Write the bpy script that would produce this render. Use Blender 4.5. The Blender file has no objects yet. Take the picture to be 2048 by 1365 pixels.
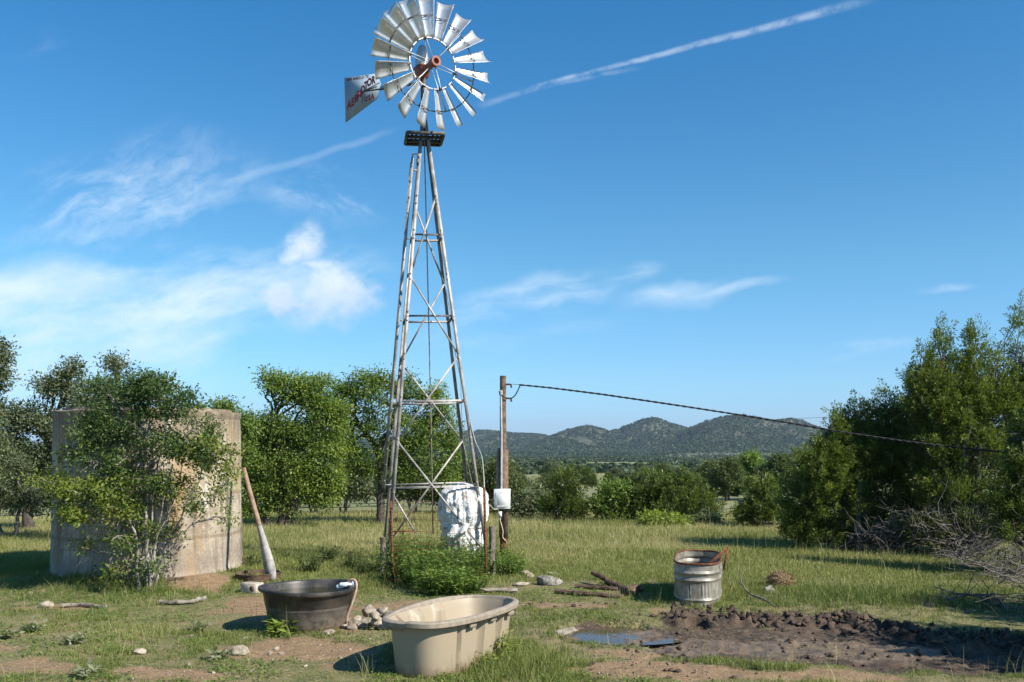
import bpy, math, random
import numpy as np
from mathutils import Matrix, Vector

scene = bpy.context.scene
COL = scene.collection
R = math.radians

# ------------------------------------------------------------------ camera
CAM_H, FPX, PX0, HOR = 2.3, 1900.0, 1024.0, 890.0     # eye height (m), focal length and horizon in photo pixels
cam_d = bpy.data.cameras.new("camera")
cam = bpy.data.objects.new("camera", cam_d)
COL.objects.link(cam)
cam.location = (0, 0, CAM_H)
cam.rotation_euler = (R(90), 0, 0)
cam_d.sensor_width = 36.0
cam_d.lens = FPX * 36.0 / 2048.0
cam_d.shift_y = (HOR - 682.5) / 2048.0
cam_d.clip_start = 0.1
cam_d.clip_end = 20000
scene.camera = cam

# ------------------------------------------------------------------ exposure
scene.view_settings.view_transform = 'Standard'
scene.view_settings.look = 'None'
scene.view_settings.gamma = 1.0
scene.view_settings.exposure = 0.76
scene.cycles.max_bounces = 6
scene.cycles.diffuse_bounces = 3
scene.cycles.glossy_bounces = 3
scene.cycles.transmission_bounces = 4
scene.cycles.transparent_max_bounces = 4
scene.cycles.volume_bounces = 0
scene.cycles.use_denoising = True
scene.cycles.use_adaptive_sampling = True
scene.cycles.adaptive_threshold = 0.015
scene.cycles.sample_clamp_indirect = 6.0

# ------------------------------------------------------------------ sun
SUN_AZ, SUN_EL = 58.0, 40.0           # azimuth measured from -Y (towards the camera) round to +X (right)
sun_dir = Vector((math.sin(R(SUN_AZ)) * math.cos(R(SUN_EL)), -math.cos(R(SUN_AZ)) * math.cos(R(SUN_EL)), math.sin(R(SUN_EL))))
sun_d = bpy.data.lights.new("sun", 'SUN')
sun_d.energy = 5.0
sun_d.angle = R(0.55)
sun_d.color = (1.0, 0.93, 0.82)
sun = bpy.data.objects.new("sun", sun_d)
COL.objects.link(sun)
sun.rotation_euler = sun_dir.to_track_quat('Z', 'Y').to_euler()


# ------------------------------------------------------------------ node helpers
class NT:
    def __init__(self, tree):
        self.t = tree
        self.n = tree.nodes
        self.n.clear()

    def put(self, sock, v):
        if isinstance(v, bpy.types.NodeSocket):
            self.t.links.new(v, sock)
        elif v is not None:
            if hasattr(sock.default_value, '__len__') and not hasattr(v, '__len__'):
                v = (v,) * len(sock.default_value)
            if hasattr(sock.default_value, '__len__') and len(sock.default_value) == 4 and len(v) == 3:
                v = (*v, 1)
            sock.default_value = v

    def add(self, typ, ins=None, out=0, **props):
        nd = self.n.new(typ)
        for k, v in props.items():
            setattr(nd, k, v)
        for k, v in (ins or {}).items():
            self.put(nd.inputs[k], v)
        return nd.outputs[out] if out is not None else nd

    def m(self, op, a, b=None, c=None, clamp=False):
        nd = self.n.new('ShaderNodeMath')
        nd.operation = op
        nd.use_clamp = clamp
        for i, v in enumerate((a, b, c)):
            if v is not None:
                self.put(nd.inputs[i], v)
        return nd.outputs[0]

    def noise(self, vec, scale, detail=4, rough=0.55, dist=0.0, out=0):
        nd = self.n.new('ShaderNodeTexNoise')
        if vec is not None:
            self.put(nd.inputs['Vector'], vec)
        nd.inputs['Scale'].default_value = scale
        nd.inputs['Detail'].default_value = detail
        nd.inputs['Roughness'].default_value = rough
        nd.inputs['Distortion'].default_value = dist
        return nd.outputs[out]

    def mix(self, f, a, b, mode='MIX'):
        nd = self.n.new('ShaderNodeMix')
        nd.data_type = 'RGBA'
        nd.blend_type = mode
        self.put(nd.inputs[0], f)
        self.put(nd.inputs[6], a)
        self.put(nd.inputs[7], b)
        return nd.outputs[2]

    def ramp(self, f, stops, interp='LINEAR'):
        nd = self.n.new('ShaderNodeValToRGB')
        cr = nd.color_ramp
        cr.interpolation = interp
        while len(cr.elements) < len(stops):
            cr.elements.new(0.5)
        for e, (p, c) in zip(cr.elements, stops):
            e.position = p
            e.color = (c, c, c, 1) if not hasattr(c, '__len__') else (*c, 1)
        self.put(nd.inputs[0], f)
        return nd.outputs[0]

    def sstep(self, x, a, b):
        nd = self.n.new('ShaderNodeMapRange')
        nd.interpolation_type = 'SMOOTHSTEP'
        self.put(nd.inputs[0], x)
        nd.inputs[1].default_value = a
        nd.inputs[2].default_value = b
        return nd.outputs[0]

    def vec(self, x, y, z):
        return self.add('ShaderNodeCombineXYZ', {0: x, 1: y, 2: z})


# ------------------------------------------------------------------ world: sky with thin clouds far above
world = bpy.data.worlds.new("World")
scene.world = world
world.use_nodes = True
SKY_STRENGTH = 0.102


def build_world():
    w = NT(world.node_tree)
    sky = w.add('ShaderNodeTexSky', None, None, sky_type='NISHITA')
    sky.sun_disc = False
    sky.sun_elevation = R(SUN_EL)
    sky.sun_rotation = math.atan2(sun_dir.x, sun_dir.y)
    sky.altitude = 500
    sky.air_density = 1.0
    sky.dust_density = 0.45
    sky.ozone_density = 2.2
    hs = w.add('ShaderNodeHueSaturation', {'Saturation': 1.1, 'Value': 1.0, 'Color': sky.outputs[0]})
    gen = w.add('ShaderNodeTexCoord', None, None).outputs['Generated']
    sep = w.add('ShaderNodeSeparateXYZ', {0: gen}, None)
    # clear dry air: less yellow low down, deeper blue high up
    tone = w.ramp(sep.outputs[2], [(0.0, (.42, .63, 1.12)), (.06, (.47, .72, .99)), (.18, (.46, .79, .89)), (.42, (.23, .73, .92)), (1.0, (.27, .74, .93))])
    hs = w.mix(1.0, hs, tone, 'MULTIPLY')
    yy = w.m('MAXIMUM', sep.outputs[1], 0.03)
    U = w.m('DIVIDE', sep.outputs[0], yy)
    V = w.m('DIVIDE', sep.outputs[2], yy)
    P = w.vec(U, V, 0.0)
    warp = w.noise(P, 9.0, 4, 0.6, out=1)
    warp = w.add('ShaderNodeVectorMath', {0: warp, 1: (0.5, 0.5, 0.5)}, operation='SUBTRACT')

    def warped(amt):
        s = w.add('ShaderNodeVectorMath', {0: warp, 'Scale': amt}, operation='SCALE')
        s = w.add('ShaderNodeVectorMath', {0: P, 1: s}, operation='ADD')
        q = w.add('ShaderNodeSeparateXYZ', {0: s}, None)
        return q.outputs[0], q.outputs[1]

    def rot(u, v, px, py, ang):
        cu, cv = (px - PX0) / FPX, (HOR - py) / FPX
        c, s = math.cos(R(ang)), math.sin(R(ang))
        du, dv = w.m('SUBTRACT', u, cu), w.m('SUBTRACT', v, cv)
        a = w.m('ADD', w.m('MULTIPLY', du, c), w.m('MULTIPLY', dv, s))
        b = w.m('SUBTRACT', w.m('MULTIPLY', dv, c), w.m('MULTIPLY', du, s))
        return a, b

    def blob(px, py, rx, ry, ang=0, wamt=0.05, soft=(0.2, 1.0)):
        u, v = warped(wamt)
        a, b = rot(u, v, px, py, ang)
        a, b = w.m('DIVIDE', a, rx / FPX), w.m('DIVIDE', b, ry / FPX)
        r2 = w.m('SQRT', w.m('ADD', w.m('MULTIPLY', a, a), w.m('MULTIPLY', b, b)))
        return w.m('SUBTRACT', 1.0, w.sstep(r2, soft[0], soft[1]))

    def streaks(scale, stretch, ang, lo, hi, wamt=0.04, detail=6, rough=0.62, seed=0.0):
        u, v = warped(wamt)
        a, b = rot(u, v, PX0, HOR, ang)
        q = w.vec(w.m('MULTIPLY', a, 1.0 / stretch), b, seed)
        return w.sstep(w.noise(q, scale, detail, rough), lo, hi)

    def trail(x0, y0, x1, y1, w0, w1, wamt):
        u, v = warped(wamt)
        L = math.hypot(x1 - x0, y1 - y0) / FPX
        a, b = rot(u, v, x0, y0, math.degrees(math.atan2(-(y1 - y0), x1 - x0)))
        t = w.m('DIVIDE', a, L)
        wid = w.m('MULTIPLY_ADD', t, (w1 - w0) / FPX, w0 / FPX)
        wid = w.m('MAXIMUM', wid, 0.0004)
        d = w.m('DIVIDE', w.m('ABSOLUTE', b), wid)
        core = w.m('SUBTRACT', 1.0, w.sstep(d, 0.1, 1.0))
        ends = w.m('MULTIPLY', w.sstep(t, 0.0, 0.12), w.m('SUBTRACT', 1.0, w.sstep(t, 1.25, 1.6)))
        return w.m('MULTIPLY', core, ends)

    layers = []

    def layer(a, k):
        layers.append(w.m('MULTIPLY', a, k))

    mul = lambda a, b: w.m('MULTIPLY', a, b)
    # broad veil low on the left
    lumps = streaks(7, 2.6, 5, 0.30, 0.70, 0.03, 6, 0.6, 3.1)
    fine = streaks(24, 3.4, 9, 0.36, 0.72, 0.04, 6, 0.66, 1.7)
    veil = blob(120, 655, 700, 175, 5, 0.05, (0.15, 1.0))
    vd = w.sstep(w.m('ADD', veil, w.m('MULTIPLY_ADD', lumps, 0.7, -0.42)), 0.22, 0.95)
    layer(mul(vd, w.m('MULTIPLY_ADD', fine, 0.55, 0.24)), 0.95)
    layer(mul(blob(360, 560, 420, 120, -8, 0.06, (0.2, 1.0)), fine), 0.38)
    layer(mul(blob(60, 560, 240, 60, 0, 0.05, (0.2, 1.0)), lumps), 0.55)
    layer(mul(blob(600, 560, 260, 130, 8, 0.05, (0.1, 1.0)), fine), 0.42)
    # wisps above it
    wis = streaks(15, 3.0, 24, 0.44, 0.78, 0.06, 8, 0.72, 5.3)
    layer(mul(blob(230, 400, 420, 150, 12, 0.06, (0.1, 1.0)), wis), 0.60)
    wis2 = streaks(17, 2.6, -18, 0.44, 0.78, 0.06, 8, 0.72, 9.9)
    layer(mul(blob(640, 380, 170, 75, -14, 0.06, (0.2, 1.0)), wis2), 0.7)
    layer(mul(blob(110, 110, 130, 70, -25, 0.06, (0.1, 1.0)), wis), 0.28)
    layer(mul(trail(420, 372, 800, 258, 14, 11, 0.02), w.m('SUBTRACT', 1.0, w.sstep(U, -0.16, -0.11))), 0.13)
    # right hand wisps
    wr = streaks(20, 4.2, 10, 0.38, 0.72, 0.05, 6, 0.62, 2.2)
    layer(mul(blob(1060, 600, 250, 60, 14, 0.05, (0.3, 1.0)), wr), 0.62)
    layer(mul(blob(1270, 545, 75, 26, 16, 0.03, (0.2, 1.0)), wr), 0.5)
    layer(mul(blob(1350, 592, 150, 40, 8, 0.05, (0.25, 1.0)), w.m('MULTIPLY_ADD', wr, 0.7, 0.3)), 0.62)
    layer(mul(blob(1480, 575, 120, 15, 10, 0.03, (0.2, 1.0)), w.m('MULTIPLY_ADD', wr, 0.6, 0.4)), 0.45)
    layer(mul(blob(1720, 703, 140, 24, 8, 0.04, (0.2, 1.0)), wr), 0.5)
    layer(mul(blob(1890, 578, 80, 14, 8, 0.03, (0.2, 1.0)), wr), 0.4)
    layer(mul(blob(1000, 670, 300, 40, 4, 0.05, (0.2, 1.0)), wr), 0.3)
    # vapour trails
    puff = streaks(60, 1.3, 15, 0.30, 0.62, 0.01, 4, 0.6, 7.7)
    layer(mul(trail(1040, 181, 1500, 62, 4.5, 11, 0.008), w.m('MULTIPLY_ADD', puff, 0.75, 0.12)), 0.40)
    layer(mul(mul(trail(930, 212, 1160, 160, 10, 8, 0.02), puff), w.sstep(U, -0.05, -0.01)), 0.16)
    alpha = layers[0]
    for l in layers[1:]:
        alpha = w.m('ADD', alpha, w.m('MULTIPLY', l, w.m('SUBTRACT', 1.0, alpha)))
    # the one small cumulus
    lump = streaks(17, 1.1, 10, 0.28, 0.72, 0.03, 7, 0.62, 4.4)
    body = w.m('MAXIMUM', blob(650, 592, 175, 105, 8, 0.04, (0.0, 1.0)), w.m('MULTIPLY', blob(602, 505, 66, 88, -14, 0.06, (0.0, 1.0)), 0.62))
    body = w.m('MAXIMUM', body, blob(570, 600, 100, 72, 0, 0.04, (0.0, 1.0)))
    cum = w.m('MULTIPLY', w.sstep(w.m('ADD', body, w.m('MULTIPLY_ADD', lump, 0.85, -0.50)), 0.12, 0.92), w.sstep(body, 0.0, 0.35))
    u1, v1 = warped(0.10)
    shade = w.m('ADD', w.sstep(v1, (HOR - 660) / FPX, (HOR - 520) / FPX), w.m('MULTIPLY', w.noise(P, 16, 4, 0.6), 0.6))
    ccol = w.ramp(w.m('MULTIPLY', shade, 0.65), [(0.18, (4.3, 4.9, 5.6)), (0.75, (6.4, 6.6, 6.8))])
    col = w.mix(w.m('MINIMUM', alpha, 0.9), hs, (5.4, 6.2, 7.0))
    col = w.mix(w.m('MULTIPLY', cum, 0.70), col, ccol)
    bg = w.add('ShaderNodeBackground', {'Color': col, 'Strength': SKY_STRENGTH})
    w.add('ShaderNodeOutputWorld', {'Surface': bg}, None)


build_world()

# ------------------------------------------------------------------ numeric helpers
rng = np.random.default_rng(11)


def G(px, py, z=0.0):
    """ground point seen at a photo pixel"""
    d = (CAM_H - z) * FPX / (py - HOR)
    return np.array([(px - PX0) / FPX * d, d, z])


def W(px, py, d):
    return np.array([(px - PX0) / FPX * d, d, CAM_H + (HOR - py) / FPX * d])


def _hash(ix, iy, iz, seed):
    h = (ix.astype(np.int64) * 374761393 + iy.astype(np.int64) * 668265263 + iz.astype(np.int64) * 2147483647 + seed * 1274126177) & 0xFFFFFFFF
    h = ((h ^ (h >> 13)) * 1274126177) & 0xFFFFFFFF
    h = (h ^ (h >> 16)) & 0xFFFF
    return h / 65535.0


def vnoise(x, y, z=None, seed=0):
    x = np.asarray(x, float)
    y = np.asarray(y, float)
    z = np.zeros_like(x) if z is None else np.asarray(z, float)
    ix, iy, iz = np.floor(x), np.floor(y), np.floor(z)
    fx, fy, fz = x - ix, y - iy, z - iz
    fx, fy, fz = (f * f * (3 - 2 * f) for f in (fx, fy, fz))
    o = 0
    for a in (0, 1):
        for b in (0, 1):
            for c in (0, 1):
                wgt = (fx if a else 1 - fx) * (fy if b else 1 - fy) * (fz if c else 1 - fz)
                o = o + wgt * _hash(ix + a, iy + b, iz + c, seed)
    return o


def fbm(x, y, z=None, seed=0, octv=4, gain=0.5):
    o, amp, tot, s = 0, 1.0, 0, 1.0
    for k in range(octv):
        o = o + amp * vnoise(x * s, y * s, None if z is None else z * s, seed + k * 17)
        tot += amp
        amp *= gain
        s *= 2.03
    return o / tot


def sstep(x, a, b):
    t = np.clip((x - a) / (b - a), 0, 1)
    return t * t * (3 - 2 * t)


def unit(v):
    v = np.asarray(v, float)
    return v / np.maximum(np.linalg.norm(v, axis=-1, keepdims=True), 1e-9)


# ------------------------------------------------------------------ mesh builder
class MB:
    def __init__(self):
        self.V, self.T, self.Q, self.A, self.n = [], [], [], [], 0

    def add(self, v, q=None, t=None, tint=0.5):
        v = np.asarray(v, float).reshape(-1, 3)
        if q is not None and len(q):
            self.Q.append(np.asarray(q, int) + self.n)
        if t is not None and len(t):
            self.T.append(np.asarray(t, int) + self.n)
        self.V.append(v)
        self.A.append(np.broadcast_to(np.asarray(tint, float), (len(v),)))
        self.n += len(v)
        return self

    def box(self, c, s, rot=None, tint=0.5):
        c = np.asarray(c, float)
        v = np.array([(x, y, z) for x in (-.5, .5) for y in (-.5, .5) for z in (-.5, .5)]) * np.asarray(s, float)
        if rot is not None:
            v = v @ np.asarray(rot, float).T
        return self.add(v + c, [(0, 1, 3, 2), (4, 6, 7, 5), (0, 4, 5, 1), (2, 3, 7, 6), (0, 2, 6, 4), (1, 5, 7, 3)], tint=tint)

    def tube(self, pts, r, sides=6, cap=True, tint=0.5):
        p = np.asarray(pts, float)
        n = len(p)
        r = np.broadcast_to(np.asarray(r, float), (n,))
        d = unit(np.gradient(p, axis=0))
        a = np.array([0, 0, 1.0]) if abs(d[0][2]) < 0.9 else np.array([1.0, 0, 0])
        u = unit(np.cross(d[0], a))
        ang = np.arange(sides) * 2 * math.pi / sides
        vs = []
        for i in range(n):
            u = unit(u - d[i] * np.dot(u, d[i]))
            w = np.cross(d[i], u)
            vs.append(p[i] + r[i] * (np.outer(np.cos(ang), u) + np.outer(np.sin(ang), w)))
        v = np.concatenate(vs)
        i = np.arange(n - 1)[:, None] * sides
        j = np.arange(sides)[None]
        j2 = (j + 1) % sides
        q = np.stack([i + j, i + j2, i + sides + j2, i + sides + j], -1).reshape(-1, 4)
        t = None
        if cap:
            v = np.concatenate([v, p[:1], p[-1:]])
            k = np.arange(sides)
            t = np.concatenate([np.stack([(k + 1) % sides, k, np.full(sides, n * sides)], -1),
                                np.stack([(n - 1) * sides + k, (n - 1) * sides + (k + 1) % sides, np.full(sides, n * sides + 1)], -1)])
        return self.add(v, q, t, tint)

    def lathe(self, prof, c=(0, 0, 0), seg=48, shape=None, tint=0.5):
        """prof: (r, z) list; shape(theta)->(x, y) unit outline (circle when None)"""
        th = np.arange(seg) * 2 * math.pi / seg
        xy = np.stack([np.cos(th), np.sin(th)], -1)
        v = []
        for rr, z in prof:
            q = xy * rr if shape is None else shape(th, rr)
            v.append(np.concatenate([q, np.full((seg, 1), z)], 1))
        v = np.concatenate(v) + np.asarray(c, float)
        n = len(prof)
        i = np.arange(n - 1)[:, None] * seg
        j = np.arange(seg)[None]
        j2 = (j + 1) % seg
        q = np.stack([i + j, i + j2, i + seg + j2, i + seg + j], -1).reshape(-1, 4)
        return self.add(v, q, tint=tint)

    def sweep(self, p0, p1, prof, up):
        """prof: list of 2D points (closed), swept straight from p0 to p1"""
        p0, p1 = np.asarray(p0, float), np.asarray(p1, float)
        d = unit(p1 - p0)
        u = unit(np.asarray(up, float) - d * np.dot(up, d))
        w = np.cross(d, u)
        pr = np.asarray(prof, float)
        off = np.outer(pr[:, 0], w) + np.outer(pr[:, 1], u)
        k = len(pr)
        v = np.concatenate([p0 + off, p1 + off])
        q = [(i, (i + 1) % k, k + (i + 1) % k, k + i) for i in range(k)]
        t = []
        if k == 4:
            q += [(3, 2, 1, 0), (4, 5, 6, 7)]
        elif k == 6:   # L profile: 0..5
            q += [(3, 2, 1, 0), (5, 4, 3, 0), (6, 7, 8, 9), (6, 9, 10, 11)]
        return self.add(v, q)

    def xform(self, M):
        M = np.array(M)
        self.V = [v @ M[:3, :3].T + M[:3, 3] for v in self.V]
        return self

    def build(self, name, mat, parent=None, smooth=None, tint=False):
        V = np.concatenate(self.V)
        T = np.concatenate(self.T) if self.T else np.zeros((0, 3), int)
        Q = np.concatenate(self.Q) if self.Q else np.zeros((0, 4), int)
        me = bpy.data.meshes.new(name)
        me.vertices.add(len(V))
        me.vertices.foreach_set('co', V.astype(np.float32).ravel())
        nl = T.size + Q.size
        me.loops.add(nl)
        me.loops.foreach_set('vertex_index', np.concatenate([Q.ravel(), T.ravel()]).astype(np.int32))
        me.polygons.add(len(Q) + len(T))
        st = np.concatenate([np.arange(len(Q)) * 4, Q.size + np.arange(len(T)) * 3])
        me.polygons.foreach_set('loop_start', st.astype(np.int32))
        if tint:
            at = me.attributes.new('tint', 'FLOAT', 'POINT')
            at.data.foreach_set('value', np.concatenate(self.A).astype(np.float32))
        me.update(calc_edges=True)
        if smooth is not None:
            me.polygons.foreach_set('use_smooth', np.ones(len(me.polygons), bool))
            if smooth < 180:
                me.set_sharp_from_angle(angle=R(smooth))
        me.materials.append(mat)
        o = bpy.data.objects.new(name, me)
        COL.objects.link(o)
        if parent is not None:
            o.parent = parent
        return o


def tag(o, label=None, cat=None, group=None, kind=None):
    for k, v in (('label', label), ('category', cat), ('group', group), ('kind', kind)):
        if v:
            o[k] = v
    return o


def thing(name, label, cat, loc=(0, 0, 0), rz=0.0, group=None):
    o = bpy.data.objects.new(name, None)
    COL.objects.link(o)
    o.location = loc
    o.rotation_euler = (0, 0, rz)
    o.empty_display_size = 0.2
    return tag(o, label, cat, group)


def copy_thing(root, loc, rz, sc=(1, 1, 1), label=None, group=None):
    c = root.copy()
    COL.objects.link(c)
    c.location = loc
    c.rotation_euler = (0, 0, rz)
    c.scale = sc
    tag(c, label, None, group)
    for ch in list(root.children):
        k = ch.copy()
        COL.objects.link(k)
        k.parent = c
        for g in list(ch.children):
            gg = g.copy()
            COL.objects.link(gg)
            gg.parent = k
    return c


# ------------------------------------------------------------------ materials
def new_mat(name):
    m = bpy.data.materials.new(name)
    m.use_nodes = True
    return m, NT(m.node_tree)


def finish(nt, bsdf, disp=None):
    nt.add('ShaderNodeOutputMaterial', {'Surface': bsdf}, None)


def bump(nt, h, strength=0.3, dist=0.02):
    return nt.add('ShaderNodeBump', {'Height': h, 'Strength': strength, 'Distance': dist})


def objco(nt):
    return nt.add('ShaderNodeTexCoord', None, None).outputs['Object']


def mat_simple(name, c1, c2, scale=6, rough=0.6, metal=0.0, bumpk=0.3, bd=0.01, spec=0.4, det=5, lo=0.3, hi=0.7):
    m, n = new_mat(name)
    co = objco(n)
    f = n.noise(co, scale, det, 0.6)
    col = n.mix(n.sstep(f, lo, hi), c1, c2)
    b = bump(n, n.noise(co, scale * 3, 5, 0.65), bumpk, bd)
    finish(n, n.add('ShaderNodeBsdfPrincipled', {'Base Color': col, 'Roughness': rough, 'Metallic': metal, 'Normal': b, 'Specular IOR Level': spec}))
    return m


def mat_leaf(name, dark, light, warm, trans=0.32, rough=0.5, tr_gain=1.5):
    """tint 0..1 from dark to light, the last bit to warm"""
    m, n = new_mat(name)
    t = n.add('ShaderNodeAttribute', None, None, attribute_name='tint').outputs['Fac']
    rnd = n.add('ShaderNodeObjectInfo', None, None).outputs['Random']
    t = n.m('ADD', t, n.m('MULTIPLY_ADD', rnd, 0.16, -0.08), clamp=True)
    col = n.ramp(t, [(0.0, dark), (0.6, light), (1.0, warm)])
    p = n.add('ShaderNodeBsdfPrincipled', {'Base Color': col, 'Roughness': rough, 'Specular IOR Level': 0.35})
    tc = n.mix(1.0, col, (tr_gain, tr_gain * 1.12, tr_gain * 0.55), 'MULTIPLY')
    tr = n.add('ShaderNodeBsdfTranslucent', {'Color': tc})
    finish(n, n.add('ShaderNodeMixShader', {0: trans, 1: p, 2: tr}))
    return m


M = {}
M['leaf_shrub'] = mat_leaf('shrub_leaf', (0.028, 0.060, 0.022), (0.078, 0.125, 0.030), (0.20, 0.235, 0.034), .36)
M['leaf_oak'] = mat_leaf('oak_leaf', (0.045, 0.068, 0.022), (0.098, 0.124, 0.040), (0.18, 0.195, 0.06), .36)
M['leaf_grey'] = mat_leaf('grey_oak_leaf', (0.065, 0.085, 0.040), (0.135, 0.158, 0.080), (0.20, 0.21, 0.11), 0.3)
M['leaf_elm'] = mat_leaf('elm_leaf', (0.058, 0.100, 0.022), (0.150, 0.215, 0.044), (0.27, 0.31, 0.055), .42)
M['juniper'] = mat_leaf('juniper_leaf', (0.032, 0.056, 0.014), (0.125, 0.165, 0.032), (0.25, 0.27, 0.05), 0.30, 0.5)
M['far_leaf'] = mat_leaf('far_tree_leaf', (0.022, 0.040, 0.019), (0.052, 0.078, 0.034), (0.13, 0.132, 0.078), 0.2, 0.6)
M['weed'] = mat_leaf('weed_leaf', (0.055, 0.100, 0.020), (0.125, 0.195, 0.036), (0.24, 0.28, 0.06))
M['dusty'] = mat_leaf('dusty_leaf', (0.10, 0.12, 0.055), (0.17, 0.19, 0.10), (0.27, 0.27, 0.17))
M['grass'] = mat_leaf('grass_blade', (0.075, 0.120, 0.028), (0.215, 0.235, 0.068), (0.44, 0.385, 0.20), 0.30, 0.5, 1.2)
M['bark'] = mat_simple('bark', (0.035, 0.028, 0.022), (0.10, 0.085, 0.068), 9, 0.9, 0, 0.8, 0.03)
M['bark_pale'] = mat_simple('pale_bark', (0.16, 0.135, 0.10), (0.42, 0.39, 0.34), 14, 0.85, 0, 0.6, 0.01)
M['bark_bush'] = mat_simple('bush_bark', (0.10, 0.085, 0.065), (0.36, 0.33, 0.285), 10, 0.85, 0, 0.6, 0.01)
M['deadwood'] = mat_simple('dead_wood', (0.065, 0.055, 0.048), (0.20, 0.18, 0.165), 7, 0.9, 0, 0.5, 0.01)
M['wood_grey'] = mat_simple('weathered_wood', (0.17, 0.125, 0.09), (0.40, 0.36, 0.31), 8, 0.85, 0, 0.4, 0.006)
M['wood_dark'] = mat_simple('old_post_wood', (0.075, 0.06, 0.045), (0.21, 0.175, 0.14), 10, 0.9, 0, 0.6, 0.01)
M['wood_pale'] = mat_simple('pale_board', (0.20, 0.19, 0.175), (0.40, 0.385, 0.36), 9, 0.85, 0, 0.4, 0.006)
M['wood_brown2'] = mat_simple('faded_brown_board', (0.18, 0.11, 0.075), (0.34, 0.235, 0.17), 9, 0.85, 0, 0.4, 0.006)
M['log_wood'] = mat_simple('sunbleached_log', (0.10, 0.08, 0.06), (0.29, 0.25, 0.205), 9, 0.9, 0, 0.6, 0.01)
M['wood_brown'] = mat_simple('brown_wood', (0.065, 0.042, 0.028), (0.20, 0.135, 0.09), 10, 0.85, 0, 0.5, 0.008)
M['rot_wood'] = mat_simple('rotten_wood', (0.035, 0.022, 0.015), (0.16, 0.10, 0.065), 7, 0.95, 0, 0.8, 0.02)
M['rust'] = mat_simple('rusty_iron', (0.055, 0.020, 0.010), (0.21, 0.075, 0.032), 22, 0.85, 0.1, 0.4, 0.004)
M['galv'] = mat_simple('galvanised_steel', (0.40, 0.41, 0.42), (0.62, 0.62, 0.61), 14, 0.48, 0.55, 0.1, 0.002)
M['blade'] = mat_simple('blade_sheet', (0.50, 0.51, 0.52), (0.68, 0.68, 0.68), 3, 0.36, 0.72, 0.03, 0.002)
M['steel'] = mat_simple('tower_steel', (0.19, 0.175, 0.16), (0.43, 0.405, 0.375), 4, 0.55, 0.2, 0.15, 0.003)
M['dark_steel'] = mat_simple('dark_steel', (0.05, 0.05, 0.052), (0.13, 0.125, 0.12), 12, 0.6, 0.5, 0.2, 0.003)
M['red_iron'] = mat_simple('red_oxide_iron', (0.17, 0.045, 0.027), (0.33, 0.105, 0.065), 16, 0.55, 0.0, 0.2, 0.004)
M['rock'] = mat_simple('limestone', (0.16, 0.13, 0.095), (0.42, 0.365, 0.29), 9, 0.92, 0, 0.7, 0.02)
M['rock_dark'] = mat_simple('dark_stone', (0.10, 0.09, 0.08), (0.36, 0.33, 0.29), 16, 0.95, 0, 0.8, 0.02)
M['white_plastic'] = mat_simple('white_plastic', (0.60, 0.61, 0.60), (0.74, 0.75, 0.74), 8, 0.45, 0, 0.05, 0.002)
M['grey_pipe'] = mat_simple('grey_conduit', (0.36, 0.37, 0.38), (0.52, 0.53, 0.53), 10, 0.5, 0.3, 0.05, 0.002)
M['black_cable'] = mat_simple('black_cable', (0.010, 0.010, 0.011), (0.024, 0.023, 0.022), 20, 0.6, 0, 0.1, 0.002)
M['tan_cable'] = mat_simple('tan_cable', (0.45, 0.38, 0.28), (0.58, 0.50, 0.38), 20, 0.6, 0, 0.1, 0.002)
M['hose'] = mat_simple('garden_hose', (0.36, 0.22, 0.16), (0.50, 0.34, 0.26), 20, 0.55, 0, 0.1, 0.002)
M['red_paint'] = mat_simple('red_lettering', (0.17, 0.012, 0.016), (0.23, 0.022, 0.025), 20, 0.5, 0, 0.05, 0.001)
M['dark_paint'] = mat_simple('dark_lettering', (0.05, 0.012, 0.018), (0.09, 0.02, 0.03), 20, 0.5, 0, 0.05, 0.001)
M['tin'] = mat_simple('vane_sheet', (0.23, 0.31, 0.39), (0.31, 0.39, 0.46), 4, 0.85, 0.0, 0.06, 0.002)
M['hay'] = mat_simple('dry_root_ball', (0.20, 0.13, 0.07), (0.42, 0.30, 0.17), 18, 0.95, 0, 1.0, 0.03)
M['block'] = mat_simple('concrete_block', (0.28, 0.24, 0.19), (0.46, 0.41, 0.34), 12, 0.95, 0, 0.4, 0.008)
M['plaster'] = mat_simple('pale_render', (0.55, 0.48, 0.38), (0.68, 0.60, 0.48), 1, 0.9, 0, 0.1, 0.02)
M['roof'] = mat_simple('grey_roof', (0.20, 0.18, 0.16), (0.30, 0.27, 0.24), 2, 0.8, 0, 0.1, 0.02)
M['glass_dark'] = mat_simple('dark_window', (0.02, 0.02, 0.025), (0.035, 0.035, 0.04), 2, 0.2, 0, 0.0, 0.02)


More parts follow.
